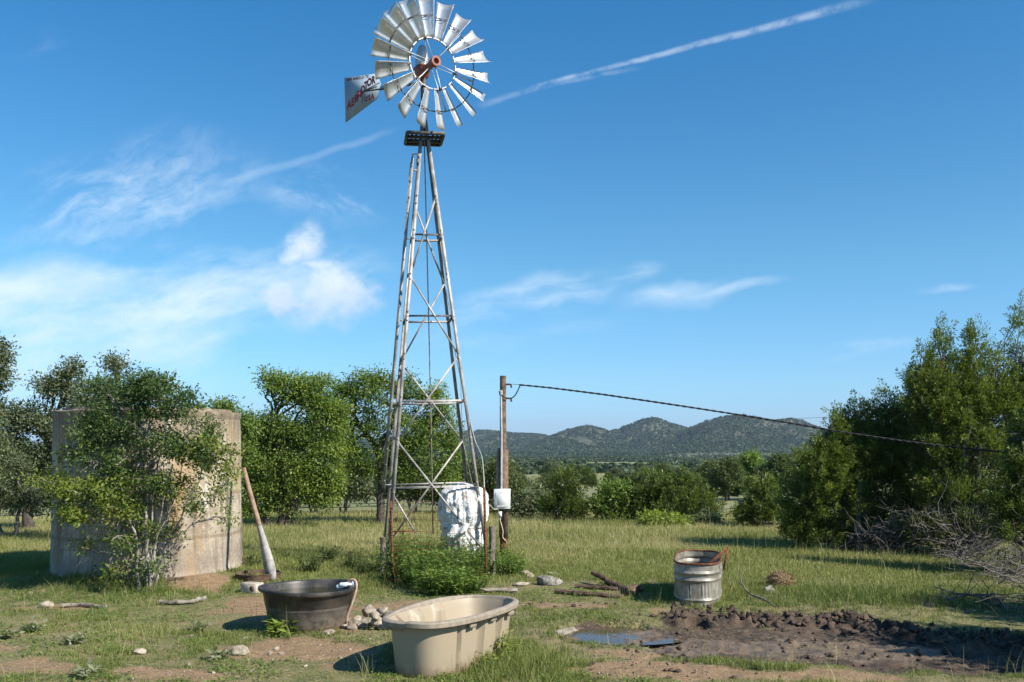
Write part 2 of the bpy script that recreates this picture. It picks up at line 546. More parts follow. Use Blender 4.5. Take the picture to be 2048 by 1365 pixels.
def mat_concrete():
    m, n = new_mat('stained_concrete')
    co = objco(n)
    s = n.add('ShaderNodeSeparateXYZ', {0: co}, None)
    ang = n.m('ARCTAN2', s.outputs[1], s.outputs[0])
    z = s.outputs[2]
    cyl = n.vec(n.m('MULTIPLY', ang, 1.75), 0.0, z)
    streak = n.noise(n.vec(n.m('MULTIPLY', ang, 7.0), 0.0, n.m('MULTIPLY', z, 0.35)), 1.4, 6, 0.65)
    blot = n.noise(co, 1.4, 6, 0.62)
    fine = n.noise(co, 11, 6, 0.65)
    base = n.mix(n.sstep(blot, 0.35, 0.68), (0.44, 0.375, 0.285), (0.23, 0.19, 0.145))
    base = n.mix(n.sstep(fine, 0.45, 0.78), base, (0.54, 0.47, 0.37))
    base = n.mix(n.m('MULTIPLY', n.sstep(streak, 0.46, 0.68), 0.85), base, (0.105, 0.082, 0.060))  # vertical stain streaks, deepened to stand in for tree shade as well
    ochre = n.noise(n.vec(n.m('MULTIPLY', ang, 5.0), 3.0, n.m('MULTIPLY', z, 0.8)), 1.1, 5, 0.6)
    base = n.mix(n.m('MULTIPLY', n.sstep(ochre, 0.52, 0.72), 0.7), base, (0.42, 0.27, 0.10))
    pale = n.noise(n.vec(n.m('MULTIPLY', ang, 3.6), 9.0, n.m('MULTIPLY', z, 1.0)), 1.5, 6, 0.7)
    base = n.mix(n.m('MULTIPLY', n.sstep(pale, 0.56, 0.70), 0.7), base, (0.62, 0.585, 0.53))
    # grime under the rim, damp foot, pour lines between lifts
    grime = n.m('MULTIPLY', n.sstep(z, 1.9, 2.85), n.sstep(n.noise(n.vec(n.m('MULTIPLY', ang, 6.0), 0.0, n.m('MULTIPLY', z, 0.5)), 1.6, 6, 0.65), 0.34, 0.56))
    base = n.mix(n.m('MULTIPLY', grime, 0.85), base, (0.17, 0.13, 0.09))
    low = n.m('MULTIPLY', n.m('SUBTRACT', 1.0, n.sstep(z, 0.1, 1.15)), n.sstep(n.noise(cyl, 2.5, 6, 0.7), 0.3, 0.6))
    base = n.mix(n.m('MULTIPLY', low, 0.6), base, (0.205, 0.175, 0.155))
    wob = n.m('MULTIPLY_ADD', n.noise(cyl, 2.0, 3, 0.5), 0.06, -0.03)
    zz = n.m('ADD', z, wob)
    for lv in (0.72, 1.45, 2.17):
        d = n.m('ABSOLUTE', n.m('SUBTRACT', zz, lv))
        line = n.m('SUBTRACT', 1.0, n.sstep(d, 0.008, 0.05))
        base = n.mix(n.m('MULTIPLY', line, 0.55), base, (0.17, 0.12, 0.07))
    b = bump(n, n.m('ADD', n.noise(co, 14, 7, 0.7), n.m('MULTIPLY', blot, 1.2)), 0.7, 0.03)
    finish(n, n.add('ShaderNodeBsdfPrincipled', {'Base Color': base, 'Roughness': 0.93, 'Normal': b, 'Specular IOR Level': 0.25}))
    return m


M['concrete'] = mat_concrete()


def mat_dusty(name, base, dust, z0, z1, rough, scale=9, speck=0.0, mud=None):
    """plastic with dust splashed up from its foot and fine scuffs"""
    m, n = new_mat(name)
    co = objco(n)
    s = n.add('ShaderNodeSeparateXYZ', {0: co}, None)
    f = n.noise(co, scale, 6, 0.65)
    up = n.m('SUBTRACT', 1.0, n.sstep(s.outputs[2], z0, z1))
    k = n.m('MULTIPLY', up, n.sstep(f, 0.30, 0.62))
    col = n.mix(n.m('MULTIPLY', k, 0.75), base, dust)
    sc = n.noise(n.vec(n.m('MULTIPLY', s.outputs[0], 3.0), n.m('MULTIPLY', s.outputs[1], 3.0), n.m('MULTIPLY', s.outputs[2], 30.0)), 2.4, 5, 0.7)
    col = n.mix(n.m('MULTIPLY', n.sstep(sc, 0.56, 0.75), 0.30), col, dust)
    blot = n.noise(co, 2.6, 5, 0.6)
    col = n.mix(n.m('MULTIPLY', n.sstep(blot, 0.45, 0.7), 0.30), col, mud or dust)
    sp = n.noise(co, 55, 3, 0.5)
    col = n.mix(n.m('MULTIPLY', n.sstep(sp, 0.66, 0.74), speck), col, dust)
    foot = n.m('MULTIPLY', n.m('SUBTRACT', 1.0, n.sstep(n.m('ADD', s.outputs[2], n.m('MULTIPLY_ADD', f, -0.16, 0.08)), 0.02, 0.13)), 0.7)
    col = n.mix(foot, col, (0.17, 0.115, 0.07))
    run = n.noise(n.vec(n.m('MULTIPLY', s.outputs[0], 22.0), n.m('MULTIPLY', s.outputs[1], 22.0), n.m('MULTIPLY', s.outputs[2], 1.5)), 1.0, 4, 0.6)
    col = n.mix(n.m('MULTIPLY', n.sstep(run, 0.60, 0.78), 0.35), col, (0.13, 0.10, 0.07))
    b = bump(n, n.noise(co, 30, 4, 0.6), 0.12, 0.006)
    finish(n, n.add('ShaderNodeBsdfPrincipled', {'Base Color': col, 'Roughness': n.m('MULTIPLY_ADD', k, 0.3, rough), 'Normal': b, 'Specular IOR Level': 0.4}))
    return m


M['black_plastic'] = mat_dusty('black_rubber', (0.022, 0.022, 0.022), (0.27, 0.225, 0.175), -0.02, 0.42, 0.46, 9, 0.8)
M['beige_plastic'] = mat_dusty('beige_plastic', (0.325, 0.268, 0.19), (0.20, 0.15, 0.10), -0.05, 0.28, 0.5, 7, 0.25, (0.33, 0.265, 0.18))
M['beige_rim'] = mat_dusty('beige_rim_plastic', (0.30, 0.255, 0.19), (0.18, 0.15, 0.12), 0.5, 0.9, 0.5, 11, 0.3, (0.28, 0.24, 0.19))


def mat_zinc_tank():
    m, n = new_mat('old_zinc')
    co = objco(n)
    s = n.add('ShaderNodeSeparateXYZ', {0: co}, None)
    f = n.noise(co, 6, 6, 0.65)
    col = n.mix(n.sstep(f, 0.3, 0.7), (0.17, 0.16, 0.13), (0.36, 0.34, 0.29))
    st = n.noise(n.vec(n.m('MULTIPLY', s.outputs[0], 9.0), n.m('MULTIPLY', s.outputs[1], 9.0), s.outputs[2]), 1.6, 5, 0.6)
    col = n.mix(n.m('MULTIPLY', n.sstep(st, 0.52, 0.7), 0.55), col, (0.20, 0.135, 0.06))
    rs = n.m('MULTIPLY', n.sstep(n.noise(co, 9, 6, 0.7), 0.5, 0.66), n.m('SUBTRACT', 1.0, n.sstep(s.outputs[2], 0.0, 0.14)))
    col = n.mix(n.m('MULTIPLY', rs, 0.8), col, (0.20, 0.10, 0.04))
    b = bump(n, n.noise(co, 25, 4, 0.6), 0.15, 0.006)
    finish(n, n.add('ShaderNodeBsdfPrincipled', {'Base Color': col, 'Roughness': 0.5, 'Metallic': 0.35, 'Normal': b}))
    return m


M['zinc'] = mat_zinc_tank()


def mat_tarp():
    m, n = new_mat('white_tarpaulin')
    co = objco(n)
    f = n.noise(co, 5, 6, 0.68)
    col = n.mix(n.sstep(f, 0.50, 0.66), (0.76, 0.75, 0.73), (0.36, 0.31, 0.26))
    b = bump(n, n.noise(co, 9, 5, 0.6, 1.5), 0.9, 0.05)
    p = n.add('ShaderNodeBsdfPrincipled', {'Base Color': col, 'Roughness': 0.55, 'Normal': b})
    finish(n, p)
    return m


M['tarp'] = mat_tarp()


def mat_water(name, c, rough=0.03):
    m, n = new_mat(name)
    co = objco(n)
    b = bump(n, n.noise(co, 5, 3, 0.5), 0.04 if rough < .1 else .5, 0.02)
    finish(n, n.add('ShaderNodeBsdfPrincipled', {'Base Color': c, 'Roughness': rough, 'IOR': 1.33, 'Normal': b, 'Specular IOR Level': 0.5}))
    return m


M['water_muddy'] = mat_water('muddy_water', (0.075, 0.055, 0.038))
M['water_green'] = mat_water('green_water', (0.020, 0.024, 0.012))
M['water_rust'] = mat_water('rusty_water', (0.045, 0.022, 0.010), 0.38)


def mat_ground():
    m, n = new_mat('ground')
    co = objco(n)
    bare = n.add('ShaderNodeAttribute', None, None, attribute_name='bare').outputs['Fac']
    mud = n.add('ShaderNodeAttribute', None, None, attribute_name='mud').outputs['Fac']
    wet = n.add('ShaderNodeAttribute', None, None, attribute_name='wet').outputs['Fac']
    far = n.add('ShaderNodeAttribute', None, None, attribute_name='far').outputs['Fac']
    n1 = n.noise(co, 0.7, 6, 0.62)
    n2 = n.noise(co, 5.5, 7, 0.68)
    n3 = n.noise(co, 38, 5, 0.65)
    turf = n.mix(n.sstep(n2, 0.35, 0.68), (0.100, 0.110, 0.038), (0.200, 0.175, 0.080))
    turf = n.mix(n.sstep(n1, 0.40, 0.66), turf, (0.22, 0.175, 0.095))
    soil = n.mix(n.sstep(n2, 0.32, 0.70), (0.275, 0.180, 0.100), (0.180, 0.115, 0.064))
    soil = n.mix(n.sstep(n3, 0.50, 0.74), soil, (0.36, 0.265, 0.165))
    soil = n.mix(n.m('MULTIPLY', n.sstep(n.noise(co, 16, 5, 0.7), 0.56, 0.68), 0.6), soil, (0.105, 0.068, 0.042))
    edge = n.m('ADD', bare, n.m('MULTIPLY_ADD', n2, 0.9, -0.45))
    col = n.mix(n.sstep(edge, 0.30, 0.62), turf, soil)
    mudc = n.mix(n.sstep(n2, 0.34, 0.66), (0.048, 0.034, 0.024), (0.115, 0.080, 0.055))
    mudc = n.mix(n.m('MULTIPLY', n.sstep(n3, 0.5, 0.72), 0.4), mudc, (0.15, 0.105, 0.075))
    clot = n.noise(co, 2.6, 7, 0.7)
    mudc = n.mix(n.m('MULTIPLY', n.sstep(clot, 0.52, 0.64), 0.75), mudc, (0.030, 0.021, 0.016))
    slick = n.mix(n.sstep(n2, 0.3, 0.7), (0.120, 0.086, 0.056), (0.200, 0.145, 0.098))
    mudc = n.mix(n.sstep(n.m('ADD', wet, n.m('MULTIPLY_ADD', n2, 0.5, -0.25)), 0.35, 0.65), mudc, slick)
    mudc = n.mix(n.m('MULTIPLY', n.sstep(clot, 0.57, 0.66), 0.7), mudc, (0.034, 0.024, 0.018))
    me = n.m('ADD', mud, n.m('MULTIPLY_ADD', n2, 0.7, -0.35))
    mk = n.sstep(me, 0.35, 0.6)
    col = n.mix(mk, col, mudc)
    pas = n.mix(n.sstep(n.noise(co, 0.02, 6, 0.6), 0.4, 0.62), (0.155, 0.17, 0.07), (0.235, 0.22, 0.11))
    pas = n.mix(n.sstep(n.noise(co, 0.13, 5, 0.65), 0.42, 0.7), pas, (0.13, 0.145, 0.06))
    hillc = n.mix(n.sstep(n.noise(co, 0.012, 8, 0.72), 0.42, 0.66), (0.06, 0.07, 0.04), (0.14, 0.135, 0.09))
    pas = n.mix(n.sstep(far, 0.5, 0.9), pas, hillc)
    col = n.mix(n.sstep(far, 0.0, 0.25), col, pas)
    rough = n.m('SUBTRACT', 0.96, n.m('MULTIPLY', n.m('MULTIPLY', mk, wet), 0.64))
    h = n.m('ADD', n.m('MULTIPLY', n2, 1.0), n.m('MULTIPLY', n3, 0.45))
    b = bump(n, h, 0.85, 0.045)
    finish(n, n.add('ShaderNodeBsdfPrincipled', {'Base Color': col, 'Roughness': rough, 'Normal': b, 'Specular IOR Level': 0.35}))
    return m


M['ground'] = mat_ground()

# ------------------------------------------------------------------ terrain
PR = np.log(np.array([1, 28, 35, 50, 100, 200, 500, 1000, 2000, 9000.0]))
PZ = np.array([0, 0, -0.15, -1.0, -2.7, -4.7, -8.7, -13.7, -18.7, -21.0])
HILLS = [
    (3500, 900, [(-2500, 886), (200, 886), (640, 884), (740, 879), (850, 873), (930, 868), (955, 865), (1000, 864), (1045, 867), (1070, 871), (1100, 877), (1180, 888), (1300, 896)]),
    (4100, 800, [(1040, 895), (1090, 874), (1115, 869), (1140, 869), (1200, 884), (1240, 895)]),
    (2750, 620, [(1040, 899), (1090, 880), (1120, 869), (1135, 863), (1150, 860), (1172, 855), (1185, 856), (1205, 861), (1225, 868), (1260, 880), (1310, 893)]),
    (3000, 800, [(1140, 893), (1200, 870), (1230, 863), (1260, 853), (1285, 841), (1305, 837), (1320, 839), (1350, 848), (1375, 855), (1420, 867), (1480, 879), (1560, 893)]),
    (2600, 750, [(1330, 886), (1385, 856), (1410, 847), (1440, 842), (1470, 838), (1488, 836), (1510, 840), (1530, 846), (1548, 848), (1565, 845), (1582, 843), (1600, 846), (1620, 854), (1645, 865), (1680, 874), (1750, 881), (2100, 882), (4500, 884)]),
]

BARE = [(560, 1212, 130, 30, 1.0), (660, 1252, 120, 26, 1.0), (600, 1300, 190, 26, 0.85), (770, 1216, 90, 14, 0.9), (470, 1300, 70, 18, 0.6),
        (330, 1348, 160, 18, 0.75), (70, 1335, 120, 24, 0.75), (110, 1212, 120, 8, 0.7), (250, 1270, 60, 8, 0.5), (400, 1172, 100, 16, 0.85),
        (1110, 1214, 130, 12, 0.95), (1330, 1345, 230, 26, 1.0), (1620, 1352, 240, 16, 0.9), (1250, 1312, 110, 16, 0.6), (30, 1296, 70, 10, 0.6),
        (160, 1300, 60, 9, 0.5), (700, 1330, 100, 14, 0.5), (850, 1215, 120, 12, 0.8), (440, 1225, 80, 10, 0.6), (1320, 1225, 60, 10, 0.6)]
MUD = [(1225, 1268, 120, 30, 1), (1400, 1280, 200, 44, 1), (1600, 1292, 230, 46, 1), (1800, 1304, 210, 44, 1), (1980, 1312, 180, 42, 1),
       (1400, 1238, 80, 20, 1), (1500, 1242, 110, 18, 1), (1620, 1246, 130, 18, 1), (1760, 1262, 130, 16, 1), (1900, 1280, 130, 14, 1), (2040, 1290, 90, 18, 1)]
BANK = [(1395, 1232, 75, 14, 1.0), (1480, 1240, 80, 11, .8), (1590, 1243, 90, 11, .75), (1680, 1246, 80, 11, .9), (1790, 1262, 90, 10, .8), (1880, 1272, 80, 10, .8), (1970, 1282, 90, 12, .9), (2070, 1290, 60, 12, 1.0)]
WET = [(1225, 1268, 105, 26, 1), (1390, 1290, 170, 22, 1), (1580, 1290, 180, 20, 1), (1760, 1302, 150, 18, .9)]
POOL = [(1185, 1258, 60, 12, 1), (1205, 1276, 44, 12, 1), (1232, 1250, 46, 6, .8), (1305, 1280, 36, 7, 1.0), (1340, 1276, 28, 5, .9), (1400, 1249, 24, 5, .9), (1275, 1250, 24, 5, .7), (1375, 1287, 26, 4, .8)]


def field(blobs, px, py):
    o = np.zeros_like(px)
    for cx, cy, rx, ry, k in blobs:
        r2 = ((px - cx) / rx) ** 2 + ((py - cy) / ry) ** 2
        o = np.maximum(o, k * (1 - sstep(np.sqrt(r2), 0.45, 1.15)))
    return o


def to_px(x, y):
    yy = np.maximum(y, 2.0)
    return PX0 + FPX * x / yy, HOR + CAM_H * FPX / yy


def masks(x, y):
    px, py = to_px(x, y)
    wob = (fbm(x * 1.3, y * 1.3, seed=5) - 0.5)
    pxw, pyw = px + wob * 90, py + (fbm(x * 1.3 + 40, y * 1.3, seed=6) - 0.5) * 26
    near = (y > 5) & (y < 40)
    bare = np.where(near, field(BARE, pxw, pyw), 0)
    mud = np.where(near, field(MUD, pxw, pyw), 0)
    wet = np.where(near, field(WET, pxw, pyw), 0)
    bank = np.where(near, field(BANK, pxw, pyw), 0)
    pool = np.where(near, field(POOL, px + wob * 26, py + wob * 9), 0)
    return bare, mud, wet, bank, pool


def height(x, y):
    r = np.hypot(x, y)
    z = np.interp(np.log(np.maximum(r, 1)), PR, PZ)
    z = z + (fbm(x * 0.25, y * 0.25, seed=1) - 0.5) * 0.10 * sstep(r, 3, 14) * (1 + sstep(r, 40, 200) * 14)
    bare, mud, wet, bank, pool = masks(x, y)
    z = z * (1 - 0.8 * np.maximum(mud, bare * 0.5))
    z = z + (fbm(x * 4, y * 4, seed=2, octv=3) - 0.5) * 0.035 * (1 - sstep(r, 30, 60))
    z = z - 0.05 * mud * (1 - bank)
    hoof = fbm(x * 7, y * 7, seed=9, octv=3)
    hoof2 = np.abs(fbm(x * 13, y * 13, seed=10, octv=3) - .5)
    z = z + mud * (1 - bank) * ((hoof - 0.5) * 0.06 + (hoof2 - .12) * .075 * (1 - .75 * wet * sstep(fbm(x * 1.1, y * 1.1, seed=15), .42, .56)))
    rut = np.sin((x * 0.75 + y * 1.0) * 14.0 + fbm(x * 2, y * 2, seed=12) * 5)
    z = z + mud * wet * (1 - bank) * rut * 0.010 * sstep(fbm(x * 1.2, y * 1.2, seed=14), .45, .55)
    clod = np.abs(fbm(x * 5.5, y * 5.5, seed=21, octv=4, gain=0.62) - 0.5) * 2
    fine_ = np.abs(fbm(x * 17, y * 17, seed=25, octv=3, gain=.65) - .5) * 2
    z = z + bank * (0.015 + 0.18 * clod + 0.09 * fine_ * sstep(clod, .05, .4))
    z = np.where(pool > 0.02, z * (1 - pool) + pool * -0.115, z)
    cx, cy = TANK_C
    rt = np.hypot(x - cx, y - cy)
    z = z + 0.10 * (1 - sstep(rt, 1.6, 2.8)) * sstep(rt, 0.2, 0.6)
    # hills
    Y = np.maximum(y, 1.0)
    pxx = PX0 + FPX * x / Y
    zz = z.copy()
    for Rr, Wd, prof in HILLS:
        pp = np.array(prof, float)
        top = np.interp(pxx, pp[:, 0], pp[:, 1], left=905, right=905)
        zr = CAM_H + (HOR - top) / FPX * Rr
        t = np.clip(1 - np.abs(Y - Rr) / np.where(Y < Rr, Wd * 1.25, Wd * 1.6), 0, 1)
        g = t * t * (3 - 2 * t)
        hz = z + np.maximum(zr - z, 0) * g
        zz = np.where(y > 800, np.maximum(zz, hz), zz)
    far = sstep(r, 900, 2000)
    zz = zz + far * (fbm(x * 0.006, y * 0.006, seed=31, octv=4) - 0.5) * 30 * sstep(zz, -20, 25)
    gul = np.abs(fbm(x * 0.011 + 5, y * 0.0035, seed=33, octv=3) - 0.5)
    zz = zz - far * np.clip(.09 - gul, 0, 1) * 190 * sstep(zz, -5, 30) * (1 - sstep(zz, 55, 90) * .6)
    return zz


TANK_C = ((299 - PX0) / FPX * 17.2, 17.2)
WATER_Z = -0.058


def build_ground():
    a = np.concatenate([np.linspace(-180, -42, 24)[:-1], np.linspace(-42, 42, 660), np.linspace(42, 180, 24)[1:-1]])
    a = np.radians(a)
    r = [0.4, 1, 2, 3, 4]
    while r[-1] < 30:
        r.append(r[-1] * 1.0042)
    while r[-1] < 8500:
        r.append(r[-1] * 1.018)
    r = np.array(r)
    rr, aa = np.meshgrid(r, a, indexing='ij')
    x, y = (rr * np.sin(aa)).ravel(), (rr * np.cos(aa)).ravel()
    z = height(x, y)
    na, nr = len(a), len(r)
    i = np.arange(nr - 1)[:, None] * na
    j = np.arange(na)[None]
    j2 = (j + 1) % na
    q = np.stack([i + j2, i + j, i + na + j, i + na + j2], -1).reshape(-1, 4)
    mb = MB()
    mb.add(np.stack([x, y, z], -1), q)
    c0 = mb.n
    mb.add([(0, 0, 0)])
    k = np.arange(na)
    mb.T.append(np.stack([np.full(na, c0), k, (k + 1) % na], -1))
    o = mb.build('ground', M['ground'], smooth=180)
    x = np.append(x, 0)
    y = np.append(y, 0)
    bare, mud, wet, bank, pool = masks(x, y)
    rad = np.hypot(x, y)
    far = 0.45 * sstep(rad, 34, 60) + 0.55 * sstep(rad, 1300, 2200)
    for nm, v in (('bare', bare), ('mud', np.maximum(mud, bank)), ('wet', wet * (1 - bank)), ('far', far)):
        at = o.data.attributes.new(nm, 'FLOAT', 'POINT')
        at.data.foreach_set('value', v.astype(np.float32))
    tag(o, kind='structure')
    # puddle water lying in the hollows of the mud
    mb = MB()
    pts = []
    for k in range(40):
        th = 2 * math.pi * k / 40
        g = G(1265 + 150 * math.cos(th), 1264 + 27 * math.sin(th), WATER_Z)
        pts.append(g)
    pts = np.array(pts)
    mb.add(np.concatenate([pts, [pts.mean(0)]]), t=[(k, (k + 1) % 40, 40) for k in range(40)])
    tag(mb.build('puddle_water', M['water_muddy']), kind='structure')


build_ground()


def gz(x, y):
    return float(height(np.array([float(x)]), np.array([float(y)]))[0])

# ------------------------------------------------------------------ windmill
def build_windmill():
    root = thing('windmill', 'tall steel wind pump with a silver bladed wheel and lettered tail vane', 'windmill')
    base = np.array([-1.49, 18.1, 0.0])
    Mw = Matrix.Translation(base) @ Matrix.Rotation(R(-1.29), 4, 'Y') @ Matrix.Rotation(R(10), 4, 'Z')
    root.matrix_world = Mw
    Mi = np.array(Mw.inverted())
    TOP = 8.80
    hw = lambda z: 0.955 + (0.03 - 0.955) * z / 8.73

    def corner(sx, sy, z, inset=0.0):
        return np.array([sx * (hw(z) - inset), sy * (hw(z) - inset), z])

    def L(a, t=0.007):
        return [(0, 0), (a, 0), (a, t), (t, t), (t, a), (0, a)]
    # legs: steel angles with the corner outside
    for sx, sy in ((-1, -1), (1, -1), (1, 1), (-1, 1)):
        mb = MB()
        p0, p1 = corner(sx, sy, -0.25), corner(sx, sy, TOP)
        d = unit(p1 - p0)
        u = unit(np.array([-sx, 0, 0.]) - d * np.dot([-sx, 0, 0.], d))
        w = unit(np.array([0, -sy, 0.]) - d * np.dot([0, -sy, 0.], d))
        s = 0.060
        t = 0.008
        prof = [(0, 0), (s, 0), (s, t), (t, t), (t, s), (0, s)]
        v = np.concatenate([[e + u * a + w * b for a, b in prof] for e in (p0, p1)])
        q = [(i, (i + 1) % 6, 6 + (i + 1) % 6, 6 + i) for i in range(6)] + [(3, 2, 1, 0), (5, 4, 3, 0), (6, 7, 8, 9), (6, 9, 10, 11)]
        mb.add(v, q)
        # bolt heads
        for z in (1.45, 1.6, 2.3, 2.42, 3.03, 3.2, 3.9, 4.0, 4.62, 4.78, 5.4, 5.5, 6.18, 6.34, 6.85, 7.0):
            f = (z + 0.25) / (TOP + 0.25)
            mb.box(p0 + (p1 - p0) * f + u * 0.035 - w * 0.006, (0.022, 0.022, 0.022))
        mb.build('leg', M['steel'], root)
    levels = [1.53, 3.11, 4.70, 6.25]
    faces = [((-1, -1), (1, -1)), ((1, -1), (1, 1)), ((1, 1), (-1, 1)), ((-1, 1), (-1, -1))]
    for z in levels:
        for a, b in faces:
            p0, p1 = corner(*a, z, 0.004), corner(*b, z, 0.004)
            nrm = np.array([(a[0] + b[0]) / 2, (a[1] + b[1]) / 2, 0.])
            p0, p1 = p0 - nrm * .012, p1 - nrm * .012
            MB().sweep(p0, p1, [(-.020, -.018), (.020, -.018), (.020, -.013), (-.015, -.013), (-.015, .018), (-.020, .018)], (0, 0, 1)).build('girt', M['steel'] if z < 4 or a[1] + b[1] > 0 else M['dark_steel'], root)  # upper girts off the back face take darker steel: shade put into the colour
    # zigzag braces
    nod_f = [7.0, 5.45, 3.95, 2.38, 0.25]
    nod_b = [6.9, 5.42, 3.92, 2.36, 0.25]
    for (a, b), nod, off in ((faces[0], nod_f, 1), (faces[2], nod_b, 1), (faces[1], nod_b, 0), (faces[3], nod_f, 0)):
        for k in range(len(nod) - 1):
            s0, s1 = (b, a) if (k + off) % 2 else (a, b)
            nrm = np.array([(a[0] + b[0]) / 2, (a[1] + b[1]) / 2, 0.])
            p0, p1 = corner(*s0, nod[k], 0.025) + nrm * .012, corner(*s1, nod[k + 1], 0.025) + nrm * .012
            if nrm[1] > .5 or nrm[0] < -.5:
                p0, p1 = p0 - nrm * .05, p1 - nrm * .05
            MB().sweep(p0, p1, [(-.017, -.003), (.017, -.003), (.017, .003), (-.017, .003)], nrm).build('brace', M['steel'], root)
    # lower V on the front
    p = corner(-1, -1, 1.42, .02)
    q_ = np.array([-0.42, -hw(.75), .75])
    MB().sweep(p, q_, [(-.016, -.003), (.016, -.003), (.016, .003), (-.016, .003)], (0, -1, 0)).build('brace', M['steel'], root)
    MB().sweep(corner(-1, -1, .75, .02), q_, [(-.014, -.003), (.014, -.003), (.014, .003), (-.014, .003)], (0, -1, 0)).build('brace', M['rust'], root)
    # ladder on the left face
    lad = MB()
    l0, l1 = np.array([-hw(1.5) - .12, -0.13, 1.5]), np.array([-hw(7.72) - .10, -0.13, 7.72])
    for dy in (0, 0.30):
        o_ = np.array([0, dy, 0])
        lad.sweep(l0 + o_, l1 + o_, [(-.006, -.025), (.006, -.025), (.006, .025), (-.006, .025)], (-1, 0, 0))
    for k in range(21):
        f = (k + .5) / 21
        c = l0 + (l1 - l0) * f
        lad.tube([c + [0, -.03, 0], c + [0, .33, 0]], .012, 6)
    for f in (0.01, .26, .51, .76, .97):
        c = l0 + (l1 - l0) * f
        lad.box(c + [.06, .15, 0], (.14, .03, .02))
    lad.build('ladder', M['steel'], root)
    lv = MB()
    c = l1 + [.03, -.02, .02]
    lv.tube([c + [-.05, 0, -.12], c + [-.03, 0, .04], c + [.05, 0, .06], c + [.08, 0, -.03]], .016, 6)
    lv.box(c + [.06, 0, -.1], (.04, .06, .12))
    lv.build('furl_lever', M['dark_steel'], root)
    # pump rod in the middle and wires down to the post
    MB().tube([(0, 0, 0.6), (0.01, 0, 4), (0, 0, 8.8)], .012, 6).build('pump_rod', M['wood_grey'], root)
    MB().tube([corner(1, 0, 4.2) + [-.02, .1, 0], corner(1, -.3, 3.0) + [.03, 0, 0], corner(1, -.4, 1.9) + [.12, 0, 0]], .007, 5).build('guide_wire', M['dark_steel'], root)
    # platform
    pl = MB()
    PZ_, ph = 8.13, 0.345
    for s in (-1, 1):
        pl.box((0, s * ph, PZ_), (2 * ph, .05, .055))
        pl.box((s * ph, 0, PZ_), (.05, 2 * ph - .05, .052))
        pl.box((0, s * (hw(PZ_) + .035), PZ_ - .01), (2 * ph - .05, .04, .05))
    pl.build('platform_frame', M['dark_steel'], root)
    gr = MB()
    for k in range(9):
        if 3 <= k <= 5:
            continue
        gr.box((-ph + .03 + (2 * ph - .06) * k / 8, 0, PZ_ + .032), (.045, 2 * ph, .006))
    for s in (-1, 1):
        gr.box((0, s * .24, PZ_ + .040), (2 * ph, .17, .006))
    gr.build('platform_deck', M['dark_steel'], root)

    # ---------- head, laid out in world axes then brought into the tower's frame
    a = np.array([math.sin(R(31)), -math.cos(R(31)), 0.0])      # wheel axis towards the wind
    up = np.array([0, 0, 1.0])
    rt = np.cross(up, a)
    mast = np.array([-1.686, 18.1, 8.73])
    hub_z = CAM_H + (HOR - 127) / FPX * 17.75
    ctr = np.array([mast[0], mast[1], hub_z])                    # on the mast axis
    pc = ctr + a * 0.40                                          # wheel plane

    def put(mb, name, m, parent=root, smooth=None):
        return mb.xform(Mi).build(name, m, parent, smooth)

    put(MB().tube([mast + [0, 0, -.5], mast + [0, 0, .25], ctr + [0, 0, -.06]], [.055, .055, .05], 10), 'mast_pipe', M['dark_steel'])
    put(MB().tube([mast + [0, 0, -.02], mast + [0, 0, .06]], .085, 12), 'mast_collar', M['dark_steel'])
    put(MB().tube([mast + [0, 0, .38], mast + [0, 0, .45]], .075, 12), 'mast_collar', M['dark_steel'])
    # gearbox: bowl, barrel to the hub
    gb = MB()
    fr = np.stack([rt, -a, up], -1)
    sh = lambda th, rr: np.stack([np.sign(np.cos(th)) * np.abs(np.cos(th)) ** .6 * rr * .92, np.sign(np.sin(th)) * np.abs(np.sin(th)) ** .6 * rr * 1.25], -1)
    tmp = MB().lathe([(0.001, -.16), (.06, -.155), (.11, -.10), (.135, 0.0), (.14, .075), (.15, .08), (.15, .10), (.001, .10)], shape=sh, seg=28)
    gv = np.concatenate(tmp.V) @ fr.T + (ctr - a * .06 + [0, 0, -.02])
    gb.add(gv, np.concatenate(tmp.Q))
    gb.tube([ctr + a * .06 + up * .0, ctr + a * .2, ctr + a * .33, ctr + a * .42], [.085, .065, .062, .075], 14)
    gb.tube([ctr - a * .18 + up * .02, ctr - a * .30 - up * .02], [.06, .05], 10)
    put(gb, 'gearbox', M['red_iron'], smooth=40)
    hd = MB()
    sh2 = lambda th, rr: np.stack([np.cos(th) * rr * .8, np.sin(th) * rr * 1.05], -1)
    tmp = MB().lathe([(.155, .0), (.150, .16), (.125, .30), (.075, .40), (.02, .435), (.001, .437)], shape=sh2, seg=28)
    hd.add(np.concatenate(tmp.V) @ fr.T + (ctr - a * .07 + [0, 0, .08]), np.concatenate(tmp.Q))
    put(hd, 'hood', M['galv'], smooth=60)
    hb = MB()
    hb.tube([ctr + a * .42, ctr + a * .48], [.085, .085], 18)
    tmp = MB().lathe([(.055, 0), (.055, .07), (.095, .07), (.095, -.0), (.055, 0)], seg=20)
    fr2 = np.stack([rt, up, a], -1)
    hb.add(np.concatenate(tmp.V) @ fr2.T + (ctr + a * .48), np.concatenate(tmp.Q))
    put(hb, 'hub', M['red_iron'], smooth=40)

    def pol(r, al, off=0.0):
        return pc + r * (math.cos(al) * rt + math.sin(al) * up) + a * off
    A0 = R(-3)
    RI, RO, RT = 0.475, 0.885, 1.215
